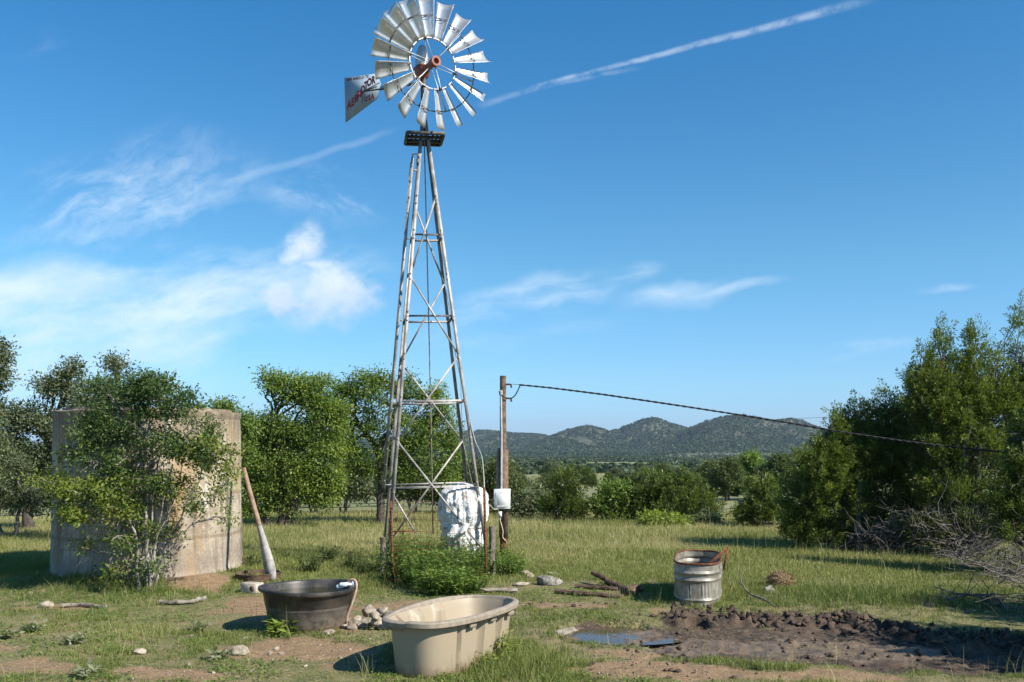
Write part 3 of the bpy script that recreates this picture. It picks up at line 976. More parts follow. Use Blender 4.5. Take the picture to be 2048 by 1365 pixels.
    for rr, off, w_ in ((RI, 0.0, .011), (RO, -0.02, .010)):
        ring = MB()
        n = 90
        pts = [pol(rr, 2 * math.pi * k / n, off) for k in range(n + 1)]
        ring.tube(pts, w_, 6, cap=False)
        put(ring, 'rim_ring', M['dark_steel'] if rr > .6 else M['galv'], smooth=60)
    for k in range(6):
        al = A0 + R(60 * k + 52)
        for o1 in (.09, -.06):
            sp = MB().tube([ctr + a * (.46 if o1 > 0 else .30) + .05 * (math.cos(al) * rt + math.sin(al) * up), pol(RO, al, o1 * .15 - .02)], .0075, 6)
            put(sp, 'spoke', M['galv'])
        put(MB().box(pol(RI, al), (.06, .06, .06)), 'ring_clamp', M['dark_steel'])
    for k in range(18):
        al = A0 + R(20 * k)
        e = math.cos(al) * rt + math.sin(al) * up
        t = math.sin(al) * rt - math.cos(al) * up
        p = R(36)
        c = math.cos(p) * t + math.sin(p) * a
        nn = -math.sin(p) * t + math.cos(p) * a
        NR, NS = 8, 9
        v = []
        for i in range(NR):
            f = i / (NR - 1)
            r_ = .455 + f * (RT - .455)
            ch = .135 + f * (.340 - .135)
            for j in range(NS):
                s = j / (NS - 1)
                rr = r_ - f * 0.016 * (1 - (2 * s - 1) ** 2) * 1.0
                v.append(pc + e * rr + c * ch * (s - .5) - nn * ch * .15 * (1 - (2 * s - 1) ** 2) + nn * ch * .08)
        v = np.array(v)
        i = np.arange(NR - 1)[:, None] * NS
        j = np.arange(NS - 1)[None]
        q = np.stack([i + j, i + j + 1, i + NS + j + 1, i + NS + j], -1).reshape(-1, 4)
        b = put(MB().add(v, q), 'blade', M['blade'], smooth=180)
        so = b.modifiers.new('thickness', 'SOLIDIFY')
        so.thickness = .003
        # V-shaped strap from the outer ring to the blade
        st = MB()
        ch = .135 + (RO - .455) / (RT - .455) * (.340 - .135)
        q0 = pol(RO, al, -.02) + t * 0.0
        st.tube([pol(RO, al + R(9), -.02), pol(RO, al, -.0) + c * ch * .38 - nn * .0 + nn * .012, pol(RO, al - R(2), .02)], .006, 5)
        st.tube([pol(RO, al - R(2), .02), pol(RO, al - R(9), -.02)], .006, 5)
        st.box(pol(RO, al + R(9.5), -.02), (.022, .022, .022))
        put(st, 'blade_strap', M['dark_steel'])
    # tail: boom and vane
    u = np.array([-.88, .475, 0.0])
    vn = np.array([.475, .88, 0.0]) * -1                           # vane face towards the camera
    bz = CAM_H + (HOR - 171) / FPX * 18.15
    b0 = np.array([mast[0], mast[1], bz])
    def vp(s, z):                                                  # s along u, z world height
        return np.array([mast[0], mast[1], 0]) + u * s + up * z
    # outline measured on the vane
    def from_px(px, py):
        k = (px - PX0) / FPX
        s = (mast[0] - k * mast[1]) / (k * u[1] - u[0])
        d = mast[1] + u[1] * s
        return s, CAM_H + (HOR - py) / FPX * d
    bz = CAM_H + (HOR - 167) / FPX * 18.15
    b0 = np.array([mast[0], mast[1], bz])
    bend = vp(*from_px(727, 184)) - vn * .012
    bm = MB()
    bm.tube([b0, bend], [.026, .02], 8)
    bm.tube([b0 + up * .13, b0 + (bend - b0) * .62 + up * .045, vp(*from_px(742, 178)) - vn * .012], .011, 6)
    put(bm, 'tail_boom', M['dark_steel'])
    outl = [from_px(*p) for p in ((689, 156.5), (753.5, 147.5), (762, 168), (754.5, 198), (691.5, 245.5))]
    v = np.array([vp(s, z) + vn * o for o in (.0045, -.0045) for s, z in outl])
    va = MB().add(v, [(0, 5, 6, 1), (1, 6, 7, 2), (2, 7, 8, 3), (3, 8, 9, 4), (4, 9, 5, 0)],
                  [(0, 1, 2), (0, 2, 3), (0, 3, 4), (5, 7, 6), (5, 8, 7), (5, 9, 8)])
    vane = put(va, 'tail_vane', M['tin'])
    st = MB()
    pa, pb = vp(*from_px(754, 174)) + vn * .012, vp(*from_px(727, 184)) + vn * .012
    st.tube([pa, pb], .013, 6)
    st.tube([pb, vp(*from_px(725, 204)) + vn * .012], .009, 6)
    st.tube([vp(*from_px(760, 166)) + vn * .012, pb], .009, 5)
    put(st, 'vane_stiffener', M['dark_steel'], parent=vane)
    # lettering lies on the vane
    dg = bpy.context.evaluated_depsgraph_get

    def glyph(ch):
        cu = bpy.data.curves.new('letter', 'FONT')
        cu.body = ch
        cu.align_x = 'CENTER'
        cu.offset = 0.055
        cu.resolution_u = 3
        ob = bpy.data.objects.new('letter', cu)
        COL.objects.link(ob)
        me = ob.evaluated_get(dg()).to_mesh()
        vs = np.array([list(x.co) for x in me.vertices])
        fs = [tuple(p.vertices) for p in me.polygons]
        ob.to_mesh_clear() if hasattr(ob, 'to_mesh_clear') else None
        bpy.data.objects.remove(ob)
        bpy.data.curves.remove(cu)
        return vs, fs

    def write(text, spots, m, name):
        mb = MB()
        for chx, (px, py, hh, wd, ang) in zip(text, spots):
            if chx == ' ':
                continue
            vs, fs = glyph(chx)
            x = vs[:, 0] * wd / .62
            y = (vs[:, 1] - .35) * hh / .72
            c_, s_ = math.cos(R(ang)), math.sin(R(ang))
            # pixel offsets on the photo, turned into vane positions
            out = []
            for xx, yy in zip(x, y):
                s, z = from_px(px + xx, py - yy - xx * math.tan(R(ang)))
                out.append(vp(s, z) + vn * .0075)
            tri = []
            for f in fs:
                for k in range(1, len(f) - 1):
                    tri.append((f[0], f[k], f[k + 1]))
            mb.add(out, t=tri)
        put(mb, name, m, parent=vane)
    P = lambda x, y: (680 + x * 120 / 1170, 120 + y * 140 / 1365)
    sp = [P(183, 875), P(252, 822), P(320, 755), P(385, 668), P(450, 580), P(512, 497), P(577, 435), P(655, 395)]
    write('AERMOTOR', [(*p_, 15.0, 7.0, 24) for p_ in sp], M['red_paint'], 'lettering')
    write('USA', [(*P(512, 762), 10.5, 5.4, 10), (*P(577, 738), 10.5, 5.4, 10), (*P(638, 712), 10.5, 5.4, 10)], M['red_paint'], 'lettering')
    xs = [150, 183, 216, 240, 272, 308, 344, 378, 414, 450, 480, 512, 546]
    write('SAN ANGELO TX', [(*P(x, 390 - (x - 150) * .155), 5.6, 3.1, 8) for x in xs], M['dark_paint'], 'lettering')


build_windmill()


# ------------------------------------------------------------------ concrete reservoir and things around it
def build_reservoir():
    t = thing('water_tank', 'round stained concrete water tank behind a leafy bush', 'water tank', (*TANK_C, 0))
    H = 2.88
    prof = [(1.635, -.3), (1.635, .12)]
    for z in np.linspace(.14, H - .14, 40):
        lift = 0.012 if (0.70 < z < .74 or 1.43 < z < 1.47 or 2.15 < z < 2.19) else 0
        prof.append((1.625 - .045 * z / H - lift, z))
    prof += [(1.58, H - .12), (1.595, H - .10), (1.595, H - .01), (1.58, H), (1.44, H), (1.42, H - .02), (1.42, .3), (0.001, .3)]
    mb = MB().lathe(prof, seg=120)
    v = mb.V[0]
    n = (fbm(v[:, 0] * 2.5, v[:, 1] * 2.5, v[:, 2] * 2.5, seed=3) - .5) * .035
    rr = np.hypot(v[:, 0], v[:, 1])
    k = np.where(rr > .5, 1 + n / np.maximum(rr, .5), 1)
    v[:, 0] *= k
    v[:, 1] *= k
    v[:, 2] += np.where(v[:, 2] > H - .05, (fbm(v[:, 0] * 3, v[:, 1] * 3, seed=8) - .5) * .05, 0)
    mb.build('wall', M['concrete'], t, smooth=50)
    r2 = MB().lathe([(1.36, H - .03), (1.36, H + .045), (1.43, H + .05), (1.435, H - .03)], seg=90)
    r2.build('rim_band', M['concrete'], t, smooth=50)
    # plank leaning on the tank
    d0 = 15.9
    b = W(545, 1160, d0)
    b[2] = 0.03
    tp = W(489, 936, 16.75)
    t = thing('plank', 'long thin plank with a pale flat lower end leaning on the concrete tank', 'plank', b)
    ax0 = unit(np.array([1.0, -.25, 0.22]))
    dd = unit(tp - b)
    for nm, m_, fs in (('pale_end', M['wood_pale'], np.linspace(0, .47, 12)), ('shaft', M['wood_brown2'], np.linspace(.47, 1.0, 12))):
        v = []
        n = len(fs)
        for f in fs:
            wd = np.interp(f, [0, .06, .12, .25, .40, .47, 1.0], [.065, .098, .102, .078, .052, .042, .034])
            tw = R(20 * sstep(f, .3, .7))
            ax = unit(ax0 - dd * np.dot(ax0, dd))
            nn = np.cross(dd, ax)
            ax, nn = ax * math.cos(tw) + nn * math.sin(tw), nn * math.cos(tw) - ax * math.sin(tw)
            c = (tp - b) * f + np.array([.012 * math.sin(f * 5), 0, 0])
            for sa, sb in ((-1, -1), (1, -1), (1, 1), (-1, 1)):
                v.append(c + ax * sa * wd + nn * sb * .013)
        i = np.arange(n - 1)[:, None] * 4
        j = np.arange(4)[None]
        q = np.stack([i + j, i + (j + 1) % 4, i + 4 + (j + 1) % 4, i + 4 + j], -1).reshape(-1, 4)
        q = np.concatenate([q, [(3, 2, 1, 0), tuple((n - 1) * 4 + x for x in (0, 1, 2, 3))]])
        MB().add(v, q).build(nm, m_, t)
    # half-buried dark trough edge
    tr = MB()
    c = G(512, 1163)
    prof = [(.36, .0), (.37, .12), (.385, .15), (.36, .155), (.345, .12), (.33, .02), (.001, .02)]
    tr.lathe(prof, seg=36)
    tr.V[0][:, 0] *= 1.0
    o = tr.build('metal_pan', M['rot_wood'], smooth=40)
    o.location = (c[0], c[1] + .15, -.02)
    tag(o, 'low dark rusted pan on the ground behind the foot of the leaning plank', 'pan')
    # concrete block
    c = G(504, 1186)
    t = thing('concrete_block', 'pale hollow concrete block lying beside the concrete tank', 'concrete block', (c[0], c[1], gz(c[0], c[1])), R(-24))
    mb = MB()
    sx, sy, sz = .30, .19, .16
    for y in (-1, 1):
        mb.box((0, y * (sy / 2 - .016), sz / 2), (sx, .032, sz))
    for x in (-.5, 0, .5):
        mb.box((x * (sx - .03), 0, sz / 2), (.03, sy - .064, sz - .004))
    mb.box((0, 0, sz - .014), (sx - .01, sy - .01, .02))
    o = mb.build('block_body', M['block'], t)
    be = o.modifiers.new('edge', 'BEVEL')
    be.width = .006
    mb = MB().tube([(sx * .25, -sy / 2 - .002, sz * .5), (sx * .25, -sy / 2 + .03, sz * .5)], .045, 16)
    mb.build('core_hole_shade', M['rot_wood'], t)  # solid dark plug on the face, painted-in shade of a hollow core


build_reservoir()


# ------------------------------------------------------------------ stock tanks
def build_tubs():
    # black round tub
    X, Y = (618 - PX0) / FPX * 12.0, 12.0
    g0 = gz(X, Y) - .01
    t = thing('water_tub', 'round black rubber water tub with a hose over its rim', 'water tub', (X, Y, g0), R(20))
    H = .53
    prof = [(.001, -.02), (.44, -.02), (.455, .0), (.47, .06), (.476, .065), (.480, .10), (.52, .27), (.527, .275), (.530, .31), (.537, .315),
            (.565, H - .06), (.575, H - .05), (.612, H - .045), (.622, H - .03), (.618, H - .002), (.60, H + .006), (.568, H - .004), (.555, H - .03), (.50, .12), (.45, .04), (.001, .04)]
    mb = MB().lathe(prof, seg=96)
    v = mb.V[0]
    th = np.arctan2(v[:, 1], v[:, 0])
    v[:, :2] *= (1 + .012 * np.sin(2 * th + .6) + .006 * np.sin(5 * th))[:, None]
    v[:, 2] += np.where(v[:, 2] > H - .08, .012 * np.sin(2 * th + 1.2), 0)
    mb.build('tub_body', M['black_plastic'], t, smooth=45)
    MB().lathe([(.001, .43), (.54, .43)], seg=64).build('water_surface', M['water_green'], t)
    # float valve on the rim
    fv = thing('float_valve', 'white float valve clamped on the rim of the black tub', 'valve')
    fx, fy, fz = X + .47, Y + .0, g0 + H
    mb = MB()
    mb.box((fx, fy, fz + .015), (.16, .085, .05))
    mb.tube([(fx - .12, fy, fz - .02), (fx + .02, fy, fz + .02)], .032, 10)
    mb.box((fx + .1, fy - .02, fz + .02), (.05, .05, .09))
    o = mb.build('valve_body', M['white_plastic'], fv)
    o.modifiers.new('edge', 'BEVEL').width = .008
    MB().box((fx + .07, fy - .06, fz - .02), (.09, .02, .07)).build('clamp', M['dark_steel'], fv)
    # hose
    p = [W(695, 1166, 12.02), W(700, 1161, 12.0), W(708, 1160, 11.97), W(713, 1168, 11.95), W(711, 1185, 11.93), W(704, 1207, 11.92), W(695, 1232, 11.93), W(694, 1246, 11.95)]
    p = np.array(p)
    p[-1][2] = max(p[-1][2], .03)
    pts = smooth_path(p, 40)
    end = G(702, 1256)
    pts = np.concatenate([pts, [[end[0], end[1], .025], [end[0] + .25, end[1] + .25, .02], [end[0] + .5, end[1] + .6, .015]]])
    o = MB().tube(smooth_path(pts, 60), .0165, 8).build('garden_hose', M['hose'], smooth=180)
    tag(o, 'tan garden hose looping over the right rim of the black tub', 'hose')

    # beige oval tank
    H = .59
    ctr = np.array([-.62, 10.10])
    ax = math.atan2(1.03, .57) - math.pi / 2
    t = thing('stock_tank', 'empty beige plastic oval stock tank with ribbed sides', 'stock tank', (ctr[0], ctr[1], gz(*ctr) - .02), ax)
    LY, LX = .93, .50     # half length and half width at the rim

    def oval(th, rr, sx=1.0):
        p_ = 2.0 / 3.4
        c, s = np.cos(th), np.sin(th)
        hx, hy = LX - (1 - rr) * 1.0 if np.isscalar(rr) else LX, LY
        x = np.sign(c) * np.abs(c) ** p_
        y = np.sign(s) * np.abs(s) ** (2.0 / 2.3)
        return np.stack([x * (LX - (1 - rr)), y * (LY - (1 - rr))], -1)

    def oval_ribbed(th, rr):
        q_ = oval(th, rr)
        return q_
    seg = 240
    prof = [(.84, -.02), (.86, 0.0), (.866, .03), (.905, H - .12), (.908, H - .10)]
    mb = MB()
    zs = np.concatenate([[-.02, 0, .03], np.linspace(.05, H - .10, 24), [H - .085, H - .06]])
    th = np.arange(seg) * 2 * math.pi / seg
    rows = []
    for z in zs:
        ins = .865 + (.925 - .865) * np.clip(z / H, 0, 1)
        if z <= 0:
            ins -= .02
        q_ = oval(th, ins)
        # vertical channels pressed into the long sides
        y = q_[:, 1]
        side = np.abs(q_[:, 0]) > (LX - (1 - ins)) * .90
        ch = np.zeros(seg)
        for yc in (-.52, -.12, .28, .62):
            ch = np.maximum(ch, 1 - sstep(np.abs(y - yc), .045, .085))
        amt = .07 * sstep(z, 0.0, .05) * (1 - sstep(z, H - .12, H - .07))
        q_[:, 0] -= np.sign(q_[:, 0]) * ch * side * amt
        rows.append(np.concatenate([q_, np.full((seg, 1), z)], 1))
    v = np.concatenate(rows)
    k = len(zs)
    i = np.arange(k - 1)[:, None] * seg
    j = np.arange(seg)[None]
    j2 = (j + 1) % seg
    q = np.stack([i + j, i + j2, i + seg + j2, i + seg + j], -1).reshape(-1, 4)
    mb.add(v, q)
    # inside wall and floor
    inn = []
    for z, off in ((H - .03, .93), (H - .10, .90), (.12, .835), (.06, .80)):
        q_ = oval(th, off)
        y = q_[:, 1]
        side = np.abs(q_[:, 0]) > (LX - (1 - off)) * .90
        ch = np.zeros(seg)
        for yc in (-.52, -.12, .28, .62):
            ch = np.maximum(ch, 1 - sstep(np.abs(y - yc), .05, .09))
        q_[:, 0] -= np.sign(q_[:, 0]) * ch * side * (.07 if .07 < z < H - .05 else 0)
        inn.append(np.concatenate([q_, np.full((seg, 1), z)], 1))
    inn.append(np.tile([[0, 0, .06]], (seg, 1)))
    v = np.concatenate(inn)
    i = np.arange(4)[:, None] * seg
    q = np.stack([i + j, i + j2, i + seg + j2, i + seg + j], -1).reshape(-1, 4)
    mb.add(v, q)
    mb.build('tank_body', M['beige_plastic'], t, smooth=40)
    rim = MB()
    rp = [(.925, H - .075), (.985, H - .07), (1.0, H - .055), (1.0, H - .015), (.985, H), (.945, H + .002), (.93, H - .012), (.925, H - .075)]
    rows = [np.concatenate([oval(th, rr), np.full((seg, 1), z)], 1) for rr, z in rp]
    v = np.concatenate(rows)
    # the near-left rim is bowed and dented
    v[:, 2] += .012 * np.sin(v[:, 1] * 3.1 + 1.0) * (v[:, 0] < 0)
    i = np.arange(len(rp) - 1)[:, None] * seg
    q = np.stack([i + j, i + j2, i + seg + j2, i + seg + j], -1).reshape(-1, 4)
    rim.add(v, q)
    rim.build('rim', M['beige_rim'], t, smooth=45)
    for yc in (-.33, .08, .46):
        for s in (-1, 1):
            mb = MB().box((s * (LX - .066), yc, H - .098), (.04, .12, .05))
            o = mb.build('rim_bracket', M['beige_rim'], t)
            o.modifiers.new('edge', 'BEVEL').width = .01
    mb = MB().box((-.20, -LY + .088, H - .095), (.30, .045, .04))
    mb.build('end_bracket', M['beige_rim'], t).modifiers.new('edge', 'BEVEL').width = .01
    # galvanised oval tank
    H = .63
    c = np.array([2.79, 14.25])
    t = thing('metal_trough', 'old galvanised metal trough with a rusty rim beside the mud', 'metal trough', (c[0], c[1], gz(*c) - .03), R(-12.5))
    A, B = .335, .93
    seg = 200

    def outl(th, off):
        p_ = 2.0 / 3.2
        cc, ss = np.cos(th), np.sin(th)
        return np.stack([np.sign(cc) * np.abs(cc) ** p_ * (A + off), np.sign(ss) * np.abs(ss) ** (2.0 / 2.8) * (B + off)], -1)
    th = np.arange(seg) * 2 * math.pi / seg
    zs = np.concatenate([np.linspace(-.02, .15, 18), np.linspace(.16, .37, 8), np.linspace(.38, H, 30)])

    def bead(z, z0, w, a):
        return a * np.exp(-((z - z0) / w) ** 2)
    rows = []
    for z in zs:
        off = bead(z, .125, .016, .016) + bead(z, .40, .02, .02) + bead(z, .50, .022, .022) - .012 * (z < .03)
        q_ = outl(th, off)
        mid = sstep(z, .15, .17) * (1 - sstep(z, .36, .375))
        rip = .007 * np.sin(np.arctan2(q_[:, 1] / B, q_[:, 0] / A) * 52) * mid
        nrm = unit(q_)
        q_ = q_ + nrm * rip[:, None]
        rows.append(np.concatenate([q_, np.full((seg, 1), z)], 1))
    v = np.concatenate(rows)
    v[:, 0] += (fbm(v[:, 1] * 2, v[:, 2] * 2, seed=4) - .5) * .03
    k = len(zs)
    i = np.arange(k - 1)[:, None] * seg
    q = np.stack([i + np.arange(seg)[None], i + (np.arange(seg)[None] + 1) % seg, i + seg + (np.arange(seg)[None] + 1) % seg, i + seg + np.arange(seg)[None]], -1).reshape(-1, 4)
    o = MB().add(v, q).build('trough_body', M['zinc'], t, smooth=60)
    so = o.modifiers.new('thickness', 'SOLIDIFY')
    so.thickness = .005
    pts = outl(np.append(th[::2], th[0]), .003)
    pz = np.concatenate([pts, H + .008 * np.sin(pts[:, 1:2] * 4)], 1)
    MB().tube(pz, .015, 8, cap=False).build('rim', M['rust'], t, smooth=60)
    fl = outl(th, -.01)
    v = np.concatenate([np.concatenate([fl, np.full((seg, 1), .33)], 1), [[0, 0, .33]]])
    MB().add(v, t=[(a_, (a_ + 1) % seg, seg) for a_ in range(seg)]).build('water_surface', M['water_rust'], t)
    # rusty bent bar hooked on its rim
    p = [W(1416, 1132, 13.45), W(1428, 1122, 13.6), W(1456, 1097, 13.7)]
    mb = MB()
    mb.sweep(p[0], p[2], [(-.02, -.006), (.02, -.006), (.02, .006), (-.02, .006)], (0, 0, 1))
    mb.sweep(p[0], p[2], [(.014, .006), (.02, .006), (.02, .04), (.014, .04)], (0, 0, 1))
    mb.sweep(p[2], W(1447, 1140, 13.65), [(-.014, -.006), (.014, -.006), (.014, .006), (-.014, .006)], (0, 1, 0))
    tag(mb.build('iron_bar', M['rust']), 'bent rusty iron bar hooked over the rim of the metal trough', 'iron bar')


def smooth_path(p, n):
    p = np.asarray(p, float)
    d = np.concatenate([[0], np.cumsum(np.linalg.norm(np.diff(p, axis=0), axis=1))])
    t = np.linspace(0, d[-1], n)
    i = np.clip(np.searchsorted(d, t, 'right') - 1, 0, len(p) - 2)
    f = ((t - d[i]) / np.maximum(d[i + 1] - d[i], 1e-9))[:, None]
    p0, p1, p2, p3 = p[np.maximum(i - 1, 0)], p[i], p[i + 1], p[np.minimum(i + 2, len(p) - 1)]
    return .5 * (2 * p1 + (p2 - p0) * f + (2 * p0 - 5 * p1 + 4 * p2 - p3) * f * f + (3 * p1 - p0 - 3 * p2 + p3) * f ** 3)


build_tubs()


# ------------------------------------------------------------------ fence panel, wrapped drum, pole, cable
def build_tower_foot():
    dF = 15.65
    t = thing('wire_fence', 'rusty square mesh fence panel on two steel posts before the tower', 'wire fence')
    xl, xr = (784 - PX0) / FPX * dF, (974 - PX0) / FPX * dF
    for (px, py0, py1, d) in ((781.5, 1002, 1172, dF), (968.5, 975, 1168, dF)):
        a, b = W(px, py0, d), W(px + 4.5, py1, d)
        b[2] = -.15
        mb = MB()
        mb.sweep(b, a, [(-.022, -.004), (.022, -.004), (.022, .004), (.004, .004), (.004, .03), (-.004, .03)], (0, 1, 0))
        mb.V[-1] = mb.V[-1]
        for k in range(22):
            f = (k + 4) / 27
            mb.box(b + (a - b) * f + [0, -.012, 0], (.018, .016, .014))
        mb.build('post', M['rust'], t)
    mesh = MB()
    zt = 1.30

    def topz(x):
        f = (x - xl) / (xr - xl)
        return 1.35 - .45 * sstep(f, .42, .60) + .02 * math.sin(f * 9)

    def pos(x, z):
        f = (x - xl) / (xr - xl)
        return np.array([x, dF + .16 * math.sin(f * math.pi) + .05 * math.sin(z * 3 + x * 2), z + .02 * math.sin(f * 7)])
    n = 17
    for k in range(n + 1):
        x = xl + (xr - xl) * k / n
        zz = np.linspace(0, topz(x), 8)
        mesh.tube([pos(x, z) for z in zz], .0028, 4, cap=False)
    for z in np.arange(.06, 1.36, .098):
        xs = [x for x in np.linspace(xl, xr, 40) if topz(x) >= z - .01]
        if len(xs) > 2:
            mesh.tube([pos(x, z) for x in xs], .0028, 4, cap=False)
    mesh.build('wire_mesh', M['rust'], t)
    for i, (px, py0, py1, d, w, lab) in enumerate(((984, 1052, 1168, 16.6, .058, 'weathered grey wooden post between the fence panel and the pole'),
                                                  (766, 1075, 1160, 16.9, .05, 'weathered grey wooden post at the left foot of the tower'))):
        a, b = W(px, py0, d), W(px + (1 if i == 0 else -2), py1, d)
        b[2] = -.2
        pts = [b + (a - b) * f + rng.normal(0, .006, 3) for f in np.linspace(0, 1, 7)]
        tag(MB().tube(pts, w, 9).build('wooden_post', M['wood_dark'], smooth=40), lab, 'post')
    # drum wrapped in white tarpaulin
    d = 17.75
    c = W(926, 1100, d)
    seg, nz = 150, 90
    th = np.linspace(0, 2 * math.pi, seg, endpoint=False)
    zs = np.linspace(0.05, 1.57, nz)
    rows = []
    for z in zs:
        f = z / 1.57
        base = np.interp(z, [0, .35, .62, .78, .88, 1.0, 1.25, 1.42, 1.52, 1.57], [.36, .37, .36, .345, .40, .43, .415, .36, .24, .05])
        fold = .028 * np.sin(th * 9 + 2.5 * np.sin(z * 2.3 + th * 2)) * sstep(z, .1, .4) * (1 - sstep(z, 1.45, 1.57))
        nse = (fbm(np.cos(th) * 3.2 + 7, np.sin(th) * 3.2 + 3, np.full(seg, z * 2.2), seed=40, octv=5, gain=.6) - .5)
        hf = np.abs(fbm(np.cos(th) * 6 + 2, np.sin(th) * 6 + 9, np.full(seg, z * 4.5 + 3), seed=47, octv=4, gain=.6) - .5)
        rid = np.abs(fbm(np.cos(th) * 2.4 + 2, np.sin(th) * 2.4 + 9, np.full(seg, z * 1.1), seed=44, octv=4, gain=.55) - .5)
        r_ = base * (1 + .30 * nse - .38 * rid - .34 * hf + .11) + fold * .55
        rows.append(np.stack([np.cos(th) * r_ * 1.02, np.sin(th) * r_ * .95, z + .10 * nse + 0 * th], -1))
    v = np.concatenate(rows)
    v = np.concatenate([v, [[0, 0, 1.58]]])
    i = np.arange(nz - 1)[:, None] * seg
    j = np.arange(seg)[None]
    q = np.stack([i + j, i + (j + 1) % seg, i + seg + (j + 1) % seg, i + seg + j], -1).reshape(-1, 4)
    k = np.arange(seg)
    tt = np.stack([(nz - 1) * seg + k, (nz - 1) * seg + (k + 1) % seg, np.full(seg, nz * seg)], -1)
    t = thing('wrapped_drum', 'tall drum wrapped in crumpled white tarpaulin inside the tower legs', 'tarpaulin', (c[0], c[1], 0))
    MB().add(v, q, tt).build('tarpaulin', M['tarp'], t, smooth=180)
    pts = np.array([(math.cos(a) * .385, math.sin(a) * .365, .80 + .04 * math.sin(a * 2)) for a in np.linspace(0, 2 * math.pi, 40)])
    MB().tube(pts, .014, 6, cap=False).build('tie_strap', M['wood_grey'], t, smooth=180)
    # hanging flap of cloth
    fl = []
    for a in range(14):
        for b in range(9):
            u_, w_ = a / 13, b / 8
            ang = R(-150 + 75 * u_)
            r_ = .41 + .05 * math.sin(u_ * 14 + w_ * 3) + .04 * w_
            fl.append((math.cos(ang) * r_, math.sin(ang) * r_, .86 - .26 * w_ * (1 - .45 * abs(2 * u_ - 1)) + .02 * math.sin(u_ * 9)))
    i = np.arange(13)[:, None] * 9
    j = np.arange(8)[None]
    q = np.stack([i + j, i + j + 1, i + 9 + j + 1, i + 9 + j], -1).reshape(-1, 4)
    o = MB().add(fl, q).build('tarpaulin_flap', M['tarp'], t, smooth=180)
    o.modifiers.new('thickness', 'SOLIDIFY').thickness = .006

    # power pole
    d = 19.7
    X = (1006 - PX0) / FPX * d
    t = thing('utility_pole', 'short wooden power pole with a white meter box and conduit', 'utility pole', (X, d, 0))
    pz = lambda py: CAM_H + (HOR - py) / FPX * d
    pts = [(0.02, 0.05, -.3), (0.015, .05, .4), (.01, .045, 1.6), (-.0, .04, 2.8), (-.0, .04, pz(752))]
    MB().tube(smooth_path(pts, 16), np.linspace(.075, .066, 16), 14).build('pole', M['wood_brown'], t, smooth=50)
    mb = MB().box((.015, -.045, (pz(1076) + pz(900)) / 2), (.19, .045, pz(900) - pz(1076)))
    mb.build('backing_board', M['wood_brown'], t)
    MB().tube([(.02, .0, -.3), (.02, .0, pz(1077))], .085, 12).build('stub_post', M['rust'], t, smooth=50)
    MB().tube([(-.085, .06, pz(985)), (-.09, .06, pz(930)), (-.095, .07, pz(897))], [.05, .05, .03], 9).build('side_stake', M['wood_grey'], t, smooth=50)
    con = MB().tube([(-.035, -.085, pz(980)), (-.03, -.09, pz(880)), (-.04, -.075, pz(800)), (-.04, -.07, pz(788))], .024, 10)
    con.tube([(-.04, -.07, pz(790)), (-.05, -.09, pz(782))], .042, 10)
    for py in (960, 865, 815):
        con.box((-.035, -.06, pz(py)), (.09, .05, .012))
    con.build('conduit', M['grey_pipe'], t, smooth=50)
    for py in (769, 797):
        br = MB()
        br.box((.09, .03, pz(py)), (.09, .05, .035))
        br.tube([(.11, .03, pz(py)), (.165, .03, pz(py) - .005), (.175, .03, pz(py) - .07)], .02, 8)
        br.build('wire_bracket', M['rust'], t)
    bx = MB()
    w, h = .17, .205
    zc = pz(997.5)
    xc = (1004.5 - 1006) / FPX * d
    z0, z1 = -.10, -.20
    lay = [(w, h, -.07), (w, h, -.17), (w * .92, h * .92, -.178), (w * .78, h * .78, -.178), (w * .52, h * .52, -.235), (0, 0, -.235)]
    v = []
    for a, b, y in lay:
        v += [(xc - a, y, zc - b), (xc + a, y, zc - b), (xc + a, y, zc + b), (xc - a, y, zc + b)]
    q = [(i * 4 + j, i * 4 + (j + 1) % 4, i * 4 + 4 + (j + 1) % 4, i * 4 + 4 + j) for i in range(len(lay) - 1) for j in range(4)]
    q.append((3, 2, 1, 0))
    bx.add(v, q)
    bx.build('meter_box', M['white_plastic'], t)
    mb = MB().box((-.06, -.10, pz(1028)), (.075, .07, .12))
    mb.tube([(-.06, -.1, pz(1034)), (-.06, -.1, pz(1040))], .018, 8)
    mb.build('junction_fitting', M['white_plastic'], t)
    pts = [(-.06, -.10, pz(1040)), (-.03, -.11, pz(1050)), (.0, -.11, pz(1062)), (-.005, -.10, pz(1074)), (.06, -.09, pz(1082)), (.075, -.03, pz(1090))]
    MB().tube(smooth_path(pts, 24), .012, 6).build('cable', M['tan_cable'], t, smooth=180)
    # cable from the drum to the box
    p = [W(972, 1007, 18.0), W(980, 1012, 18.6), W(988, 1019, 19.2), W(996, 1018, 19.58)]
    tag(MB().tube(smooth_path(p, 20), .011, 6).build('supply_cable', M['tan_cable'], smooth=180), 'thin tan cable running from the wrapped drum to the meter box', 'cable')
    # thin white pipe outside the right leg
    p = [W(941, 845, 17.6), W(951, 884, 17.2), W(963, 912, 16.6), W(967, 945, 16.0), W(968.5, 976, 15.70)]
    tag(MB().tube(smooth_path(p, 30), .009, 6).build('drop_pipe', M['grey_pipe'], smooth=180), 'thin pale pipe sloping from the right tower leg to the rusty post', 'pipe')
    # overhead line
    a = W(1038, 770, 19.6)
    pts = []
    for f in np.linspace(0, 1, 60):
        px = 1038 + f * (2300 - 1038)
        d_ = 19.6 - 3.4 * f
        py = np.interp(px, [1038, 1100, 1200, 1300, 1400, 1500, 1600, 1700, 1800, 1900, 2010, 2300], [770, 776, 788.5, 803, 818, 833.5, 850, 867, 881.5, 894, 905, 934])
        pts.append(W(px, py, d_))
